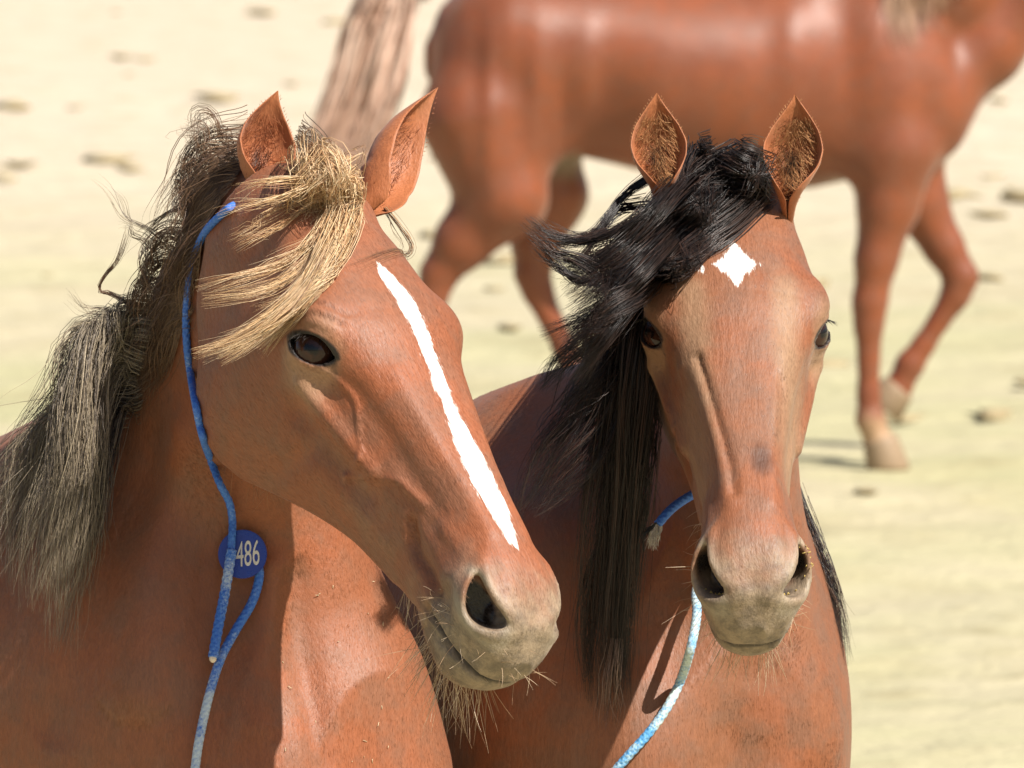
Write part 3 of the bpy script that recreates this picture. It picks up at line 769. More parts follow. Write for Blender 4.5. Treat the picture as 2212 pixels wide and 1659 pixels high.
h.lock(guide(L, [(830,455,-.05),(850,490,-.08),(868,530,-.10),(862,552,-.12)]), 3, (.002,.003,.003), BROWN, .0004, 16, .002, L, .002, 2, fray=.001)
h.build('forelock', HAIR, rootL, 'pale flaxen forelock blown sideways over the brow')

# --- mane of the chestnut horse
h = Hair(4)
for pts, n, sp, w, c in [
    # tousled crest between the ears and the neck
    ([(540,330,.0),(480,335,.0),(430,360,.0),(405,420,.0),(400,490,.0)], 90, (.02,.02,.02), .010, BROWN),
    ([(530,380,-.04),(470,400,-.03),(430,450,-.02),(415,520,-.02),(400,590,.0)], 110, (.02,.022,.02), .008, BROWN),
    ([(500,440,-.06),(455,480,-.05),(420,550,-.04),(395,640,-.02),(370,720,.0)], 110, (.02,.022,.02), .008, BROWN),
    ([(470,520,-.05),(420,560,-.03),(385,640,.0),(350,720,.02),(330,800,.03)], 110, (.02,.022,.022), .008, BROWN),
    ([(430,620,-.01),(385,660,.0),(350,740,.03),(320,800,.05),(290,870,.07)], 110, (.02,.022,.022), .008, BROWN),
    ([(505,400,.0),(455,350,.0),(425,300,.0),(398,262,.0)], 26, (.014,.010,.012), .010, BROWN+GREYTAN[:1]),
    ([(490,430,.0),(430,390,.0),(400,350,.0),(385,352,.0)], 24, (.014,.012,.010), .012, BROWN+GREYTAN[:1]),
    ([(500,350,.0),(470,300,.0),(440,280,.0),(405,300,.0)], 20, (.014,.012,.014), .012, BROWN+GREYTAN[:1]),
    ([(470,470,.0),(420,420,.0),(395,390,.0),(402,430,.0),(410,470,.0)], 26, (.010,.008,.008), .008, BROWN),
    ([(640,300,.0),(665,310,.0),(685,330,-.02),(690,360,-.06)], 50, (.016,.014,.012), .005, GREYTAN+BROWN),
    # loose curls off the crest
    ([(420,520,.0),(370,500,.02),(332,520,.02),(318,570,.02),(330,640,.02),(355,700,.02)], 34, (.010,.008,.012), .006, BROWN+GREYTAN[1:2]),
    ([(400,590,.0),(350,560,.03),(318,590,.03),(312,650,.03),(325,720,.03)], 34, (.010,.007,.012), .006, BROWN),
    ([(380,640,.0),(330,610,.03),(300,640,.03),(292,700,.04),(300,760,.04)], 30, (.010,.006,.010), .005, BROWN),
    ([(410,445,.0),(365,465,.02),(330,490,.02),(300,520,.03)], 10, (.004,.003,.003), .003, GREYTAN),
    ([(330,690,.05),(285,660,.05),(242,640,.05),(216,624,.05),(230,590,.05),(255,560,.05),(276,515,.05),(284,490,.05)], 12, (.005,.002,.0025), .002, BROWN),
    ([(360,540,.02),(300,490,.03),(250,450,.03),(188,392,.04)], 7, (.004,.005,.012), .006, GREYTAN),
    ([(330,530,.02),(290,500,.03),(262,470,.03)], 6, (.004,.005,.010), .005, GREYTAN),
    ([(320,700,.05),(260,690,.05),(200,660,.05),(138,632,.05)], 10, (.006,.006,.014), .006, GREYTAN),
    # the long hanging mane
    ([(345,700,.04),(280,690,.05),(215,720,.04),(180,800,.02),(165,920,.0),(150,1060,-.01),(110,1220,-.02),(95,1330,-.02)], 150, (.016,.018,.024), .010, GREYTAN),
    ([(330,740,.05),(260,730,.06),(200,770,.05),(170,880,.03),(140,1020,.01),(90,1150,.0),(60,1290,.0)], 150, (.018,.020,.026), .012, GREYTAN),
    ([(310,790,.06),(250,780,.06),(210,850,.04),(190,960,.01),(175,1100,.0),(150,1250,-.01),(130,1420,-.01)], 120, (.016,.018,.014), .009, GREYTAN),
    ([(300,820,.07),(240,830,.07),(205,930,.04),(195,1040,.01),(180,1160,.0),(160,1290,-.01)], 120, (.016,.016,.018), .008, GREYTAN+BLACK[:1]),
    ([(280,840,.09),(200,850,.09),(130,920,.08),(80,1010,.06),(40,1120,.05),(10,1260,.04)], 150, (.020,.022,.028), .012, GREYTAN),
    ([(250,900,.12),(170,920,.12),(90,980,.11),(30,1070,.09),(-20,1170,.08)], 120, (.020,.024,.03), .012, GREYTAN),
    ([(300,850,.07),(245,880,.06),(220,980,.02),(205,1090,.0),(190,1190,-.01)], 90, (.014,.012,.012), .006, BLACK[:1]+GREYTAN[1:2]+GREYTAN[3:]),
    ([(320,760,.05),(235,720,.05),(160,735,.05),(120,860,.05),(85,960,.05),(60,1050,.05)], 40, (.012,.014,.022), .014, GREYTAN)]:
    h.lock(guide(L, pts), n, sp, c, .00055, 18, w, L, .004, 9, .25, .06)
h.build('mane', HAIR, rootL, 'tousled brown and grey-tan mane lifted off the crest')

# --- forelock and mane of the bay horse
h = Hair(5)
for pts, n, sp, w in [
    ([(1625,385,None),(1560,415,None),(1480,480,None),(1400,560,None),(1310,620,-.08),(1240,672,-.08)], 150, (.016,.016,.012), .004),
    ([(1640,405,None),(1575,460,None),(1500,525,None),(1425,585,None),(1345,650,-.10),(1260,710,-.10),(1200,770,-.10)], 170, (.012,.013,.009), .004),
    ([(1640,425,None),(1580,490,None),(1510,545,None),(1440,595,None),(1370,645,None),(1300,690,-.10),(1230,745,-.10)], 150, (.009,.010,.008), .003),
    ([(1600,360,None),(1530,390,None),(1450,455,None),(1370,530,-.05),(1290,585,-.05),(1215,630,-.05)], 150, (.016,.017,.012), .004),
    ([(1570,345,None),(1500,385,None),(1420,450,-.04),(1330,500,-.04),(1250,520,-.03),(1185,508,-.03),(1130,470,-.02)], 60, (.016,.010,.004), .004),
    ([(1560,345,None),(1490,390,None),(1410,460,-.04),(1320,540,-.04),(1240,570,-.03),(1190,560,-.02)], 80, (.016,.011,.006), .004),
    ([(1610,370,None),(1540,430,None),(1460,500,None),(1390,575,-.08),(1320,650,-.08),(1240,690,-.08),(1160,720,-.08)], 60, (.014,.012,.006), .004),
    ([(1620,390,None),(1555,450,None),(1480,520,None),(1400,600,None),(1330,690,-.10),(1275,780,-.10),(1240,830,-.08)], 110, (.014,.013,.010), .004),
    ([(1640,360,None),(1600,345,.04),(1560,362,None),(1520,400,None),(1470,450,None),(1420,510,None)], 120, (.014,.014,.012), .002),
    ([(1650,395,None),(1630,375,.02),(1590,380,None),(1530,420,None),(1470,470,None)], 90, (.010,.013,.010), .002),
    ([(1540,330,.10),(1505,335,.10),(1480,360,.08),(1450,420,.04),(1400,480,.02)], 90, (.014,.014,.012), .002),
    ([(1400,385,.10),(1350,420,.06),(1300,490,.03),(1255,560,.02),(1230,600,.02)], 30, (.005,.004,.003), .002),
    ([(1400,440,.08),(1340,450,.05),(1290,500,.03),(1230,520,.03),(1190,540,.03)], 26, (.008,.007,.005), .004),
    ([(1330,620,-.05),(1240,560,-.05),(1180,540,-.05),(1140,490,-.05)], 22, (.008,.004,.003), .003),
    ([(1330,600,-.05),(1250,600,-.05),(1200,570,-.05),(1150,520,-.05)], 26, (.008,.004,.003), .003),
    ([(1350,680,-.05),(1270,745,-.05),(1200,800,-.05),(1170,850,-.05)], 16, (.008,.006,.003), .003)]:
    h.lock(guide(R, pts, .006), n, sp, BLACK, .0006, 16, w, R, .003, 10, .22, .04)
h.build('forelock', HAIR, rootR, 'thick black-brown forelock swept sideways by the wind')
h = Hair(6)
for pts, n, sp, w in [
    ([(1440,500,.16),(1405,580,.10),(1380,700,.05),(1365,850,.04),(1350,1050,.05),(1335,1250,.06),(1325,1420,.07),(1318,1560,.07)], 190, (.022,.024,.016), .006),
    ([(1430,560,.16),(1395,640,.10),(1370,780,.05),(1345,930,.05),(1315,1100,.06),(1300,1300,.07),(1300,1480,.08)], 170, (.020,.024,.016), .006),
    ([(1430,620,.15),(1390,720,.09),(1365,850,.06),(1360,1000,.06),(1350,1150,.07),(1335,1350,.07)], 150, (.018,.018,.014), .005),
    ([(1430,520,.15),(1380,640,.09),(1330,760,.05),(1270,880,.04),(1200,970,.03),(1150,1060,.03),(1110,1130,.03)], 50, (.020,.020,.006), .008),
    ([(1430,560,.15),(1370,680,.08),(1310,810,.05),(1240,900,.04),(1180,960,.03),(1150,1020,.03)], 50, (.020,.018,.006), .008),
    ([(1430,600,.15),(1370,740,.08),(1320,880,.05),(1270,980,.04),(1210,1060,.04),(1150,1120,.04)], 46, (.020,.016,.005), .007),
    ([(1430,640,.15),(1375,780,.08),(1330,920,.06),(1290,1040,.06),(1250,1130,.07)], 55, (.020,.016,.008), .007),
    ([(1430,560,.15),(1370,640,.08),(1310,700,.03),(1250,760,.02),(1200,790,.02),(1165,850,.02)], 50, (.016,.016,.010), .007),
    ([(1430,600,.15),(1360,710,.07),(1300,800,.03),(1250,850,.02),(1210,900,.02)], 60, (.018,.018,.012), .007),
    ([(1420,700,.14),(1375,860,.08),(1352,1050,.08),(1335,1250,.09),(1340,1420,.09),(1332,1500,.09)], 120, (.014,.012,.008), .004),
    ([(1360,900,.10),(1335,1100,.09),(1290,1250,.09),(1270,1400,.10),(1280,1520,.10)], 60, (.014,.010,.008), .005)]:
    h.lock(guide(R, pts), n, sp, BLACK, .0006, 20, w, R, .004, 10, .22, .04)
h.lock(guide(R, [(1335,1380,.06),(1328,1450,.05),(1325,1520,.05),(1330,1580,.05)]), 16, (.004,.007,.010), [(.30,.2,.15),(.2,.12,.09)], .0004, 10, .004, R, .003, 5)
for pts, n in [([(1700,1050,.34),(1740,1140,.32),(1778,1230,.30),(1808,1330,.29),(1826,1440,.28)], 110), ([(1700,1090,.34),(1746,1180,.31),(1780,1280,.29),(1806,1370,.28)], 110)]:
    h.lock(guide(R, pts), n, (.012,.012,.006), BLACK+BROWN[:1], .0005, 16, .003, None, .003, 8, .35, .06)
h.build('mane', HAIR, rootR, 'long straight black-brown mane blown off the neck')

# ------------------------------------------------------------------ whiskers, ear fringe
def settle(H, P, off=.0):
    P = np.array(P, float)
    for _ in range(12): P = P-H.grad(P)*(H.f(P)-off)[:, None]*.8
    return P
def whiskers(H, h, lo, hi, n, ln, cols, down=.5, curl=.5, rad=.00028, seed=1, fwd=0.):
    r = np.random.default_rng(seed); q = r.uniform(lo, hi, (n, 3)); P = settle(H, H.from_head(q)); Nn = H.grad(P)
    qq = H.head(P)*[1, 1, 1]; qq[:, 1] = np.abs(qq[:, 1]); uu = (qq-NOS_C)@NOS_F.T; okm = ((uu[:, 0]/NOS_A)**2+(uu[:, 1]/NOS_B)**2) > 1.9
    P, Nn, n = P[okm], Nn[okm], int(okm.sum())
    d = nrm(Nn+r.normal(size=(n, 3))*.6+np.array([0, 0, -down])+H.hR[:, 0]*fwd); S = 9; t = np.linspace(0, 1, S)
    cu = nrm(r.normal(size=(n, 3))+np.array([0, 0, -.8]))*curl*r.random((n, 1))
    le = r.uniform(ln[0], ln[1], (n, 1, 1))
    Q = P[:, None]-Nn[:, None]*.002+le*(d[:, None]*t[None, :, None]+cu[:, None]*(t[None, :, None]**2))
    h.strands(Q, rad*(.7+.6*r.random(n)), cols, .3)
PALE = [(.52, .36, .23), (.40, .25, .15), (.62, .47, .33)]
h = Hair(8)
whiskers(L, h, (.50,-.045,-.175), (.585,.03,-.135), 120, (.03,.065), PALE, 1.2, .35, .0003, 1)
whiskers(L, h, (.44,-.04,-.17), (.52,.02,-.14), 45, (.02,.045), PALE, 1.0, .35, .00026, 2)
whiskers(L, h, (.55,-.05,-.115), (.61,.05,-.06), 34, (.012,.032), PALE, .2, .5, .00026, 3)
whiskers(L, h, (.49,-.06,-.11), (.56,-.04,-.085), 22, (.015,.035), PALE, .4, .3, .00024, 4)
whiskers(L, h, (.10,-.05,-.29), (.26,-.01,-.24), 30, (.015,.035), [(.3,.13,.06)], .9, .3, .00024, 5)
h.build('whiskers', WHISK, rootL, 'long pale whiskers under the chin and lips', True)
h = Hair(9)
whiskers(R, h, (.50,-.045,-.175), (.59,.045,-.135), 90, (.02,.05), PALE, 1.2, .35, .00026, 1)
whiskers(R, h, (.52,-.062,-.12), (.59,-.035,-.05), 26, (.02,.045), PALE, .2, .5, .00028, 2)
whiskers(R, h, (.52,.035,-.12), (.59,.062,-.05), 20, (.015,.03), PALE, .2, .5, .00028, 3)
whiskers(R, h, (.40,-.05,-.16), (.50,-.03,-.09), 16, (.015,.03), PALE, .3, .5, .00024, 4)
h.build('whiskers', WHISK, rootR, 'short pale whiskers round lips and nostrils', True)
def ear_fur(h, e, n, cols, rim, seed, dark=0):
    r = np.random.default_rng(seed); _, _, _, _, _, (cen, w, face, sd, ax, Ln) = ear_mesh(*e['args'], **e.get('kw', {}))
    k = r.integers(11, 38, n); u = r.uniform(-.92, .92, n); t = (k-8.6)/39
    root = cen[k]+sd*(u*w[k]*.92)[:, None]+face*(-np.sqrt(1-u**2)*w[k]*.75+w[k]*.55)[:, None]
    d = nrm(-sd[None]*(u*.9)[:, None]+face*.55+ax*r.uniform(-.1, .9, (n, 1))+r.normal(size=(n, 3))*.25)
    S = 6; tt = np.linspace(0, 1, S); ln = r.uniform(.008, .018, (n, 1, 1))*np.interp(t, [0, .5, .8], [1, 1, .5])[:, None, None]
    P = root[:, None]+ln*(d[:, None]*tt[None, :, None]+ax[None, None]*.35*tt[None, :, None]**2)
    h.strands(P, .00026*np.ones(n), cols, .2)
    if dark:
        k = r.integers(10, 26, dark); u = r.normal(0, .16, dark); root = cen[k]+sd*(u*w[k])[:, None]+face*(-w[k]*.55+w[k]*.55)[:, None]
        d = nrm(ax*.8+face*.35+sd*r.normal(0, .5, (dark, 1))); P = root[:, None]+r.uniform(.008, .016, (dark, 1, 1))*d[:, None]*tt[None, :, None]
        h.strands(P, .0003*np.ones(dark), [(.03, .016, .010)], .2)
    k = r.integers(10, 46, rim); sg = r.choice([-1, 1], rim)
    root = cen[k]+sd*(sg*w[k]*.98)[:, None]+face*(w[k]*.5)[:, None]
    d = nrm(sd[None]*sg[:, None]*.5+ax*.9+face*.3+r.normal(size=(rim, 3))*.25); ln = r.uniform(.0015, .004, (rim, 1, 1))
    P = root[:, None]+ln*d[:, None]*tt[None, :, None]
    h.strands(P, .0002*np.ones(rim), cols, .2)
h = Hair(10)
for i, e in enumerate(earsL): ear_fur(h, e, 420, [(.34,.11,.045),(.26,.08,.032),(.38,.15,.07)], 200, i, 70)
h.build('ear_fringe', WHISK, rootL, None, True)
h = Hair(12)
for i, e in enumerate(earsR): ear_fur(h, e, 900, [(.55,.29,.13),(.42,.20,.085),(.30,.12,.05)], 200, i+5, 150)
h.build('ear_fringe', WHISK, rootR, None, True)

# eyelashes along the upper lids
def lashes(H, root, seed):
    h = Hair(seed); r = np.random.default_rng(seed); n = 34
    for sgn in (-1, 1):
        u = r.uniform(-.8, .55, n); v = 1-np.abs(u)**2.2
        q = EYE_C+EYE_F[0]*(u*EYE_A)[:, None]+EYE_F[1]*(v*EYE_B*1.02)[:, None]; nn = EYE_F[2]*.9-EYE_F[1]*.25+r.normal(size=(n, 3))*.18+EYE_F[0]*(u*.5)[:, None]
        mir = np.array([1, sgn, 1]); t = np.linspace(0, 1, 6); ln = r.uniform(.006, .013, (n, 1, 1))
        P = H.from_head(((q-EYE_F[2]*.001)[:, None]+ln*(nrm(nn)[:, None]*t[None, :, None]-EYE_F[1]*.35*t[None, :, None]**2))*mir)
        h.strands(P, .00028*np.ones(n), [(.02, .013, .01)], .2)
    h.build('eyelashes', WHISK, root, None, True)
lashes(L, rootL, 51); lashes(R, rootR, 52)

# ================================================================== ropes and the number tag
def rope_material(name, a, b, pale):
    M = NT(name); geo = M.n('ShaderNodeTexCoord').outputs['Object']
    fl = M.noise(geo, 420, 3, .7); pt = M.noise(geo, 38, 4, .6); fd = M.attr('fade').outputs['Fac']
    c = M.mix(M.ramp(fl, .35, .65), a, b)
    k = M.math('ADD', M.math('MULTIPLY', fd, .75), M.math('MULTIPLY', M.math('SUBTRACT', pt, .45), 1.4))
    c = M.mix(M.math('MULTIPLY', M.ramp(M.math('ADD', k, M.math('MULTIPLY', M.math('SUBTRACT', fl, .5), 1.0)), .2, .75), .9), c, pale)
    M.l(c, M.b.inputs['Base Color']); M.b.inputs['Roughness'].default_value = .6
    M.l(M.bump(fl, .5, .0008), M.b.inputs['Normal']); return M.m
def rope(name, pts, r, mat, root, fade=(0, 0), label=None):
    P = catmull(pts, 40*len(pts)); ln = np.r_[0, np.cumsum(np.linalg.norm(np.diff(P, axis=0), axis=1))]
    n = int(ln[-1]/.0011); s_ = np.linspace(0, ln[-1], n); P = np.stack([np.interp(s_, ln, P[:, k]) for k in range(3)], 1)
    T = nrm(np.gradient(P, axis=0)); N0 = nrm(np.cross(T[0], [.31, .2, .9])); Ns = []
    for t in T: N0 = nrm(N0-t*np.dot(N0, t)); Ns.append(N0)
    Ns = np.array(Ns); B = np.cross(T, Ns); m = 20; th = np.linspace(0, 2*math.pi, m, endpoint=False)
    br = np.maximum(np.sin(4*th[None]+s_[:, None]*2*math.pi/.0085), np.sin(4*th[None]-s_[:, None]*2*math.pi/.0085))
    rr = r*(.90+.13*br); rr[0] *= .55; rr[-1] *= .55
    V = P[:, None]+rr[..., None]*(np.cos(th)[None, :, None]*Ns[:, None]+np.sin(th)[None, :, None]*B[:, None])
    i, j = np.meshgrid(np.arange(n-1), np.arange(m), indexing='ij'); a = (i*m+j).ravel(); b = (i*m+(j+1) % m).ravel()
    F = np.stack([a, b, b+m, a+m], 1)
    V = V.reshape(-1, 3); fd = np.repeat(np.interp(np.linspace(0, 1, n), np.linspace(0, 1, len(fade)), fade), m)
    for e, k in ((0, P[0]), (n-1, P[-1])):
        V = np.vstack([V, k]); fd = np.r_[fd, 0]; c = len(V)-1; q = e*m+np.arange(m); q2 = e*m+(np.arange(m)+1) % m
        F = np.vstack([F, np.stack([np.full(m, c), q, q2, np.full(m, c)], 1)]) if False else F
    o = mesh_obj(name, V-np.array(root.location), F, mat, root); set_attr(o, 'fade', fd)
    caps = bmesh.new(); caps.from_mesh(o.data); bmesh.ops.holes_fill(caps, edges=[e for e in caps.edges if e.is_boundary], sides=0); caps.to_mesh(o.data); caps.free()
    if label: o['label'] = label
    return o
matRL = rope_material('blue_braided_cord', (.035, .13, .52), (.06, .20, .62), (.50, .58, .66))
matRR = rope_material('light_blue_cord', (.05, .25, .55), (.12, .38, .66), (.52, .60, .55))
rl = thing('neck_rope', 'braided blue cord looped behind the ear and jaw of the blazed chestnut horse', 'rope', W(500, 1200, -.1))
near = L.hit([500,478,450,432,418,408,403,402,405,412,422,432,440], [446,464,492,522,560,610,660,710,760,810,870,920,950], .004)
under = np.array([W(452,985,-.02), W(475,1045,-.03), W(495,1085,-.02)])
far = np.array([W(640,400,.0), W(580,415,.0), W(540,430,-.02)])
drop = np.array([L.hit(502, 1125, .010)[0], L.hit(501, 1160, .016)[0], L.hit(499, 1200, .016)[0]])
rope('loop', np.vstack([far, near, under, drop]), .0042, matRL, rl, (0, 0, .1, .25, .15, 0, 0))
fr = np.array([L.hit(x, y, .020)[0] for x, y in ((501,1185),(495,1225),(484,1290),(474,1340),(466,1385),(460,1422))])
rope('cut_end', fr, .0056, matRL, rl, (.35, .5, .35, .1, .2))
tipm = flat_material('melted_cord_tip', (.75, .62, .5), .4)
bm = bmesh.new(); bmesh.ops.create_icosphere(bm, subdivisions=2, radius=.0042, matrix=Matrix.Translation(Vector(fr[-1])-Vector(rl.location)) @ Matrix.Diagonal((1,1,1.2,1)))
me = bpy.data.meshes.new('melted_tip'); bm.to_mesh(me); bm.free(); me.materials.append(tipm); o = bpy.data.objects.new('melted_tip', me); COL.objects.link(o); o.parent = rl
lg = np.array([L.hit(x, y, f_)[0] for x, y, f_ in ((520,1190,.006),(552,1215,.006),(560,1245,.007),(545,1300,.009),(510,1360,.010),(478,1420,.010),(455,1490,.010),(436,1570,.010),(424,1640,.010),(418,1720,.010),(416,1900,.010))])
rope('trailing_end', lg, .0050, matRL, rl, (0, .05, .1, .5, .9, .8, .7, .6, .6))
# round tag
tc = L.hit(524, 1197, .0115)[0]
tg = thing('number_tag', 'round translucent blue plastic tag numbered 4486 hanging under the jaw', 'tag', tc)
tn = nrm(np.array([-.06, -.98, .18])); tx = nrm(np.cross([0, 0, 1.], -tn)*1.0); tx = nrm(np.cross(tn, np.array([0, 0, 1.]))*-1); tz = np.cross(tx, tn)*-1
if tz[2] < 0: tz = -tz
if tx[0] < 0: tx = -tx
M = NT('blue_plastic'); M.b.inputs['Base Color'].default_value = (.02, .045, .30, 1); M.b.inputs['Roughness'].default_value = .28
M.l(M.ramp(M.noise(M.n('ShaderNodeTexCoord').outputs['Object'], 90, 4, .6), .3, .7, .2, .45), M.b.inputs['Roughness'])
bm = bmesh.new(); bmesh.ops.create_cone(bm, cap_ends=True, segments=64, radius1=.0265, radius2=.0265, depth=.0026)
bmesh.ops.bevel(bm, geom=[e for e in bm.edges if len(e.link_faces) == 2 and abs(e.calc_face_angle(0)) > 1], offset=.0007, segments=2, affect='EDGES')
me = bpy.data.meshes.new('disc'); bm.to_mesh(me); bm.free(); me.materials.append(M.m); o = bpy.data.objects.new('disc', me); COL.objects.link(o); o.parent = tg
RM = Matrix((tx, tz, tn)).transposed().to_4x4(); o.matrix_local = RM
tcv = bpy.data.curves.new('digits', 'FONT'); tcv.body = '4486'; tcv.size = .040; tcv.align_x = 'CENTER'; tcv.align_y = 'CENTER'; tcv.shear = .22; tcv.extrude = .0003; tcv.space_character = 1.0
to = bpy.data.objects.new('digits_curve', tcv); COL.objects.link(to); bpy.context.view_layer.update()
dg = bpy.context.evaluated_depsgraph_get(); me = bpy.data.meshes.new_from_object(to.evaluated_get(dg)); bpy.data.objects.remove(to)
me.materials.clear(); me.materials.append(flat_material('tag_print', (.72, .68, .62), .5)); me.name = 'digits'
o = bpy.data.objects.new('digits', me); COL.objects.link(o); o.parent = tg
o.matrix_local = RM @ Matrix.Translation((.0005, -.0015, .0016)) @ Matrix.Rotation(.12, 4, 'Z') @ Matrix.Diagonal((.44, .98, 1, 1))

rr_ = thing('neck_rope', 'faded light blue cord hanging below the muzzle of the bay horse with the star', 'rope', W(1460, 1480, .1))
pr = np.array([W(1560,1120,.20), W(1530,1200,.20), W(1512,1270,.16), W(1505,1330,.10), W(1492,1400,.06)]+[R.hit(x, y, .012)[0] for x, y in ((1470,1470),(1440,1530),(1400,1585),(1355,1635),(1310,1690),(1270,1760))])
rope('hanging_end', np.vstack([pr[:2], R.push(pr[2:], .006)]), .0052, matRR, rr_, (.4, .5, .6, .7, .7, .4, .1))
pe = R.push(np.array([W(1530,1050,.12), W(1490,1072,.08), W(1462,1090,.06), W(1440,1110,.04), W(1420,1134,.03)]), .006)
rope('loose_end', pe, .0050, matRL, rr_, (0, 0, 0, 0))
h = Hair(14); tip = pe[-1]
h.lock(np.array([tip, tip+[-.004, -.002, -.012], tip+[-.005, -.004, -.028]]), 40, (.003,.006,.002), [(.6,.55,.48),(.5,.45,.4)], .0007, 6, .001)
h.lock(np.array([tip, tip+[-.010, -.002, -.006], tip+[-.018, -.002, -.016]]), 16, (.003,.002,.002), [(.02,.02,.02)], .0008, 6, .001)
h.build('frayed_tip', WHISK, rr_)

# straw crumbs stuck round the bay horse's nostrils
r = np.random.default_rng(4); n = 90; base = np.where(r.random((n, 1)) < .55, 1, -1)*np.array([0, 1, 0])
ang = r.random(n)*6.28; q = NOS_C+NOS_F[0]*(np.cos(ang)*NOS_A*r.uniform(.75, 1.25, n))[:, None]+NOS_F[1]*(np.sin(ang)*NOS_B*r.uniform(.7, 1.4, n))[:, None]
q[:, 1] *= np.where(r.random(n) < .5, 1, -1); keepm = (q[:, 1] > 0) | (q[:, 0] > .555); P = settle(R, R.from_head(q[keepm]), .0006); n = len(P)
bx = np.array([(-1,-1,-1),(1,-1,-1),(1,1,-1),(-1,1,-1),(-1,-1,1),(1,-1,1),(1,1,1),(-1,1,1)])*.5
bf = np.array([(0,3,2,1),(4,5,6,7),(0,1,5,4),(1,2,6,5),(2,3,7,6),(3,0,4,7)]); V = []; F = []
for k in range(n):
    A = np.linalg.qr(r.normal(size=(3, 3)))[0]; V.append((bx*[r.uniform(.001, .0045), .0010, .0008])@A+P[k]); F.append(bf+8*k)
o = mesh_obj('straw_crumbs', np.vstack(V)-np.array(rootR.location), np.vstack(F), flat_material('straw', (.46, .33, .10), .6), rootR, False); o['kind'] = 'stuff'

# a few bits of straw on the chestnut horse's breast
r = np.random.default_rng(9); n = 20; P = L.hit(r.uniform(610, 860, n), r.uniform(1230, 1650, n), .0008); V = []; F = []
for k in range(n):
    A = np.linalg.qr(r.normal(size=(3, 3)))[0]; V.append((bx*[r.uniform(.0015, .008), .0005, .0005])@A+P[k]); F.append(bf+8*k)
o = mesh_obj('straw_crumbs', np.vstack(V)-np.array(rootL.location), np.vstack(F), flat_material('pale_straw', (.62, .5, .32), .6), rootL, False); o['kind'] = 'stuff'

# ================================================================== the chestnut horse walking behind
Y3 = 16.7
def b3(px, py, dy, r): return (((px-1106)/749-.59)/1.04, dy, max((1004-py)/749/1.04, .0)), r
legs3 = [
 [b3(1935,330,-.13,.11), b3(1915,440,-.13,.085), b3(1890,560,-.135,.058), b3(1876,655,-.135,.046), b3(1874,700,-.135,.038), b3(1874,850,-.13,.029), b3(1878,905,-.13,.037), b3(1898,960,-.13,.038), b3(1908,975,-.13,.048)],
 [b3(1960,330,.13,.11), b3(1985,440,.13,.085), b3(2045,545,.13,.055), b3(2082,610,.13,.046), b3(2070,650,.13,.038), b3(2000,760,.13,.029), b3(1972,800,.13,.037), b3(1945,855,.13,.036), b3(1930,872,.13,.044)],
 [b3(1040,260,-.13,.17), b3(1085,420,-.15,.125), b3(1000,520,-.14,.078), b3(948,592,-.13,.050), b3(935,640,-.13,.040), b3(905,800,-.13,.030), b3(890,870,-.13,.037), b3(880,940,-.13,.036), b3(888,970,-.13,.046)],
 [b3(1120,280,.13,.17), b3(1180,430,.14,.115), b3(1160,530,.14,.072), b3(1150,600,.13,.048), b3(1162,640,.13,.040), b3(1222,770,.13,.030), b3(1245,815,.13,.037), b3(1285,860,.13,.036), b3(1298,880,.13,.046)]]
fb = lambda x, y, z: np.array([.59+1.04*x, Y3+1.04*y, 1.04*z])
neck3 = [[(fb(.30,0,1.33),.10), (fb(.50,0,1.42),.075), (fb(.75,0,1.60),.065), (fb(.97,0,1.74),.055)],
         [(fb(.45,0,1.15),.17), (fb(.66,0,1.32),.13), (fb(.84,0,1.50),.10), (fb(1.0,0,1.66),.08)],
         [(fb(.58,0,1.02),.13), (fb(.75,0,1.15),.10), (fb(.90,0,1.34),.085), (fb(1.02,0,1.55),.07)]]
B3 = Horse((.59, Y3), (1, 0), 1.04, legs3, neck3, [[.72, 0, .694], [0, 1, 0], [-.694, 0, .72]], fb(1.0, 0, 1.80), 1.02)
B3.bumps = [((-.50,.26,1.0),(.03,.1,.2),.012), ((-.63,.24,1.02),(.025,.1,.2),.011), ((-.36,.25,1.08),(.03,.1,.14),.012), ((-.43,.26,.98),(.02,.1,.16),-.008), ((.20,.25,1.15),(.04,.1,.16),.010), ((.60,.16,1.12),(.04,.1,.1),.010),
            ((.36,.22,1.10),(.05,.10,.22),-.012), ((-.30,.25,.98),(.10,.10,.16),-.022), ((-.66,.22,.95),(.04,.08,.20),-.012), ((-.45,.24,1.15),(.09,.1,.14),.012),
            ((.50,.20,1.00),(.06,.06,.12),.014), ((.44,.17,.84),(.08,.06,.06),.012), ((-.05,.27,1.12),(.2,.08,.12),.006), ((-.60,.24,1.22),(.08,.08,.10),.010)]
root3 = thing('horse', 'glossy chestnut horse walking past behind the two haltered horses', 'horse', (.59, Y3, 0))
coat3 = coat_material('red_chestnut_coat', (.20, .060, .027), (.245, .070, .028), (.20, .072, .038), (.40, .26, .15), .37)
def paint3(H, V, at):
    b = H.body(V)
    at['muzz'] = np.maximum(at['muzz'], np.exp(-(((b-np.array([-.40, .02, .83]))/np.array([.10, .10, .06]))**2).sum(1))*.9)
    at['tan'] = np.maximum(at['tan'], sstep(.20, .08, b[:, 2])*.8)
    at['dark'] = np.maximum(at['dark'], 0*b[:, 0])
build_body(B3, root3, coat3, ((-.55, 16.2, -.02), (2.3, 17.2, 2.1), (-.4, 16.3, .1), (2.0, 17.1, 1.6)), .014, .02, (), None, (), paint3)
build_eyes(B3, root3)
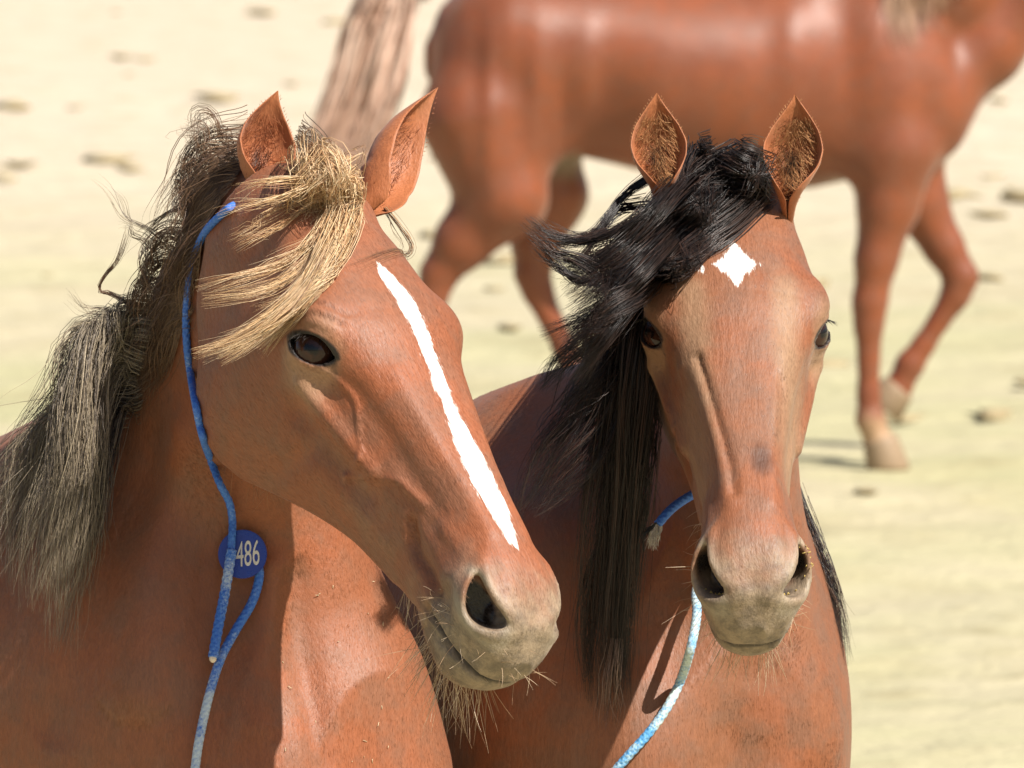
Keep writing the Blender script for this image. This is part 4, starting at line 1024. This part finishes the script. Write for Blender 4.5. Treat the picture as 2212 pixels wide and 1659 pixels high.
def hooves(H, root, mat):
    for leg in H.legs:
        a, b = H.from_body(leg[-2][0]), H.from_body(leg[-1][0]); ax = nrm(b-a); planted = b[2] < .09
        if planted: ax = nrm(np.array([.34*H.B[0][0], .34*H.B[0][1], -1])); 
        u = nrm(np.cross(ax, [0.1, 1, 0])); v = np.cross(ax, u); m = 20; th = np.linspace(0, 2*math.pi, m, endpoint=False); V = []
        top = b-ax*.040
        for h_, r_ in ((0, .045), (.004, .0495), (.012, .050), (.074, .064), (.078, .061)):
            ring = top+ax*h_+r_*(np.cos(th)[:, None]*u+np.sin(th)[:, None]*v)*H.sc
            if planted and h_ > .05: ring[:, 2] = np.minimum(ring[:, 2], .0)+.0015*(h_ < .076)-.012*(h_ > .076)
            V.append(ring)
        V = np.vstack(V); F = [(i*m+j, i*m+(j+1) % m, (i+1)*m+(j+1) % m, (i+1)*m+j) for i in range(4) for j in range(m)]+[tuple(range(m))[::-1], tuple(range(4*m, 5*m))]
        mesh_obj('hoof', V-np.array(root.location), F, mat, root)
HOOF = flat_material('hoof_horn', (.30, .21, .13), .55, .4)
for H_, r_ in ((L, rootL), (R, rootR), (B3, root3)): hooves(H_, r_, HOOF)
h = Hair(20); ROAN = [(.68,.46,.35),(.58,.36,.26),(.74,.54,.43)]
for pts, n, sp in [([(935,-40,Y3),(880,-50,Y3),(835,-10,Y3),(800,80,Y3),(765,200,Y3),(720,320,Y3),(690,430,Y3),(670,560,Y3)], 260, (.02,.042,.045)),
                   ([(935,-40,Y3),(890,-40,Y3),(860,20,Y3),(840,120,Y3),(810,230,Y3),(770,330,Y3),(740,430,Y3)], 200, (.02,.036,.045))]:
    h.lock(guide(B3, pts), n*2, sp, ROAN, .006, 14, .012, None, .01, 2, .2, .03)
h.build('tail', HAIR, root3)
h = Hair(21)
for k in range(9):
    x = .52+k*.055; z = 1.44+k*.05
    a = fb(x, -.03, z+.05); h.lock(np.array([a, fb(x-.01, -.12, z-.04), fb(x-.015, -.17, z-.16), fb(x-.02, -.18, z-.30)]), 45, (.02,.03,.03), [(.55,.36,.24),(.45,.27,.16)], .003, 10, .015, B3, .01, 8)
h.build('mane', HAIR, root3)
print('verts', sum(len(o.data.vertices) for o in bpy.data.objects if o.type == 'MESH'), 'polys', sum(len(o.data.polygons) for o in bpy.data.objects if o.type == 'MESH'))
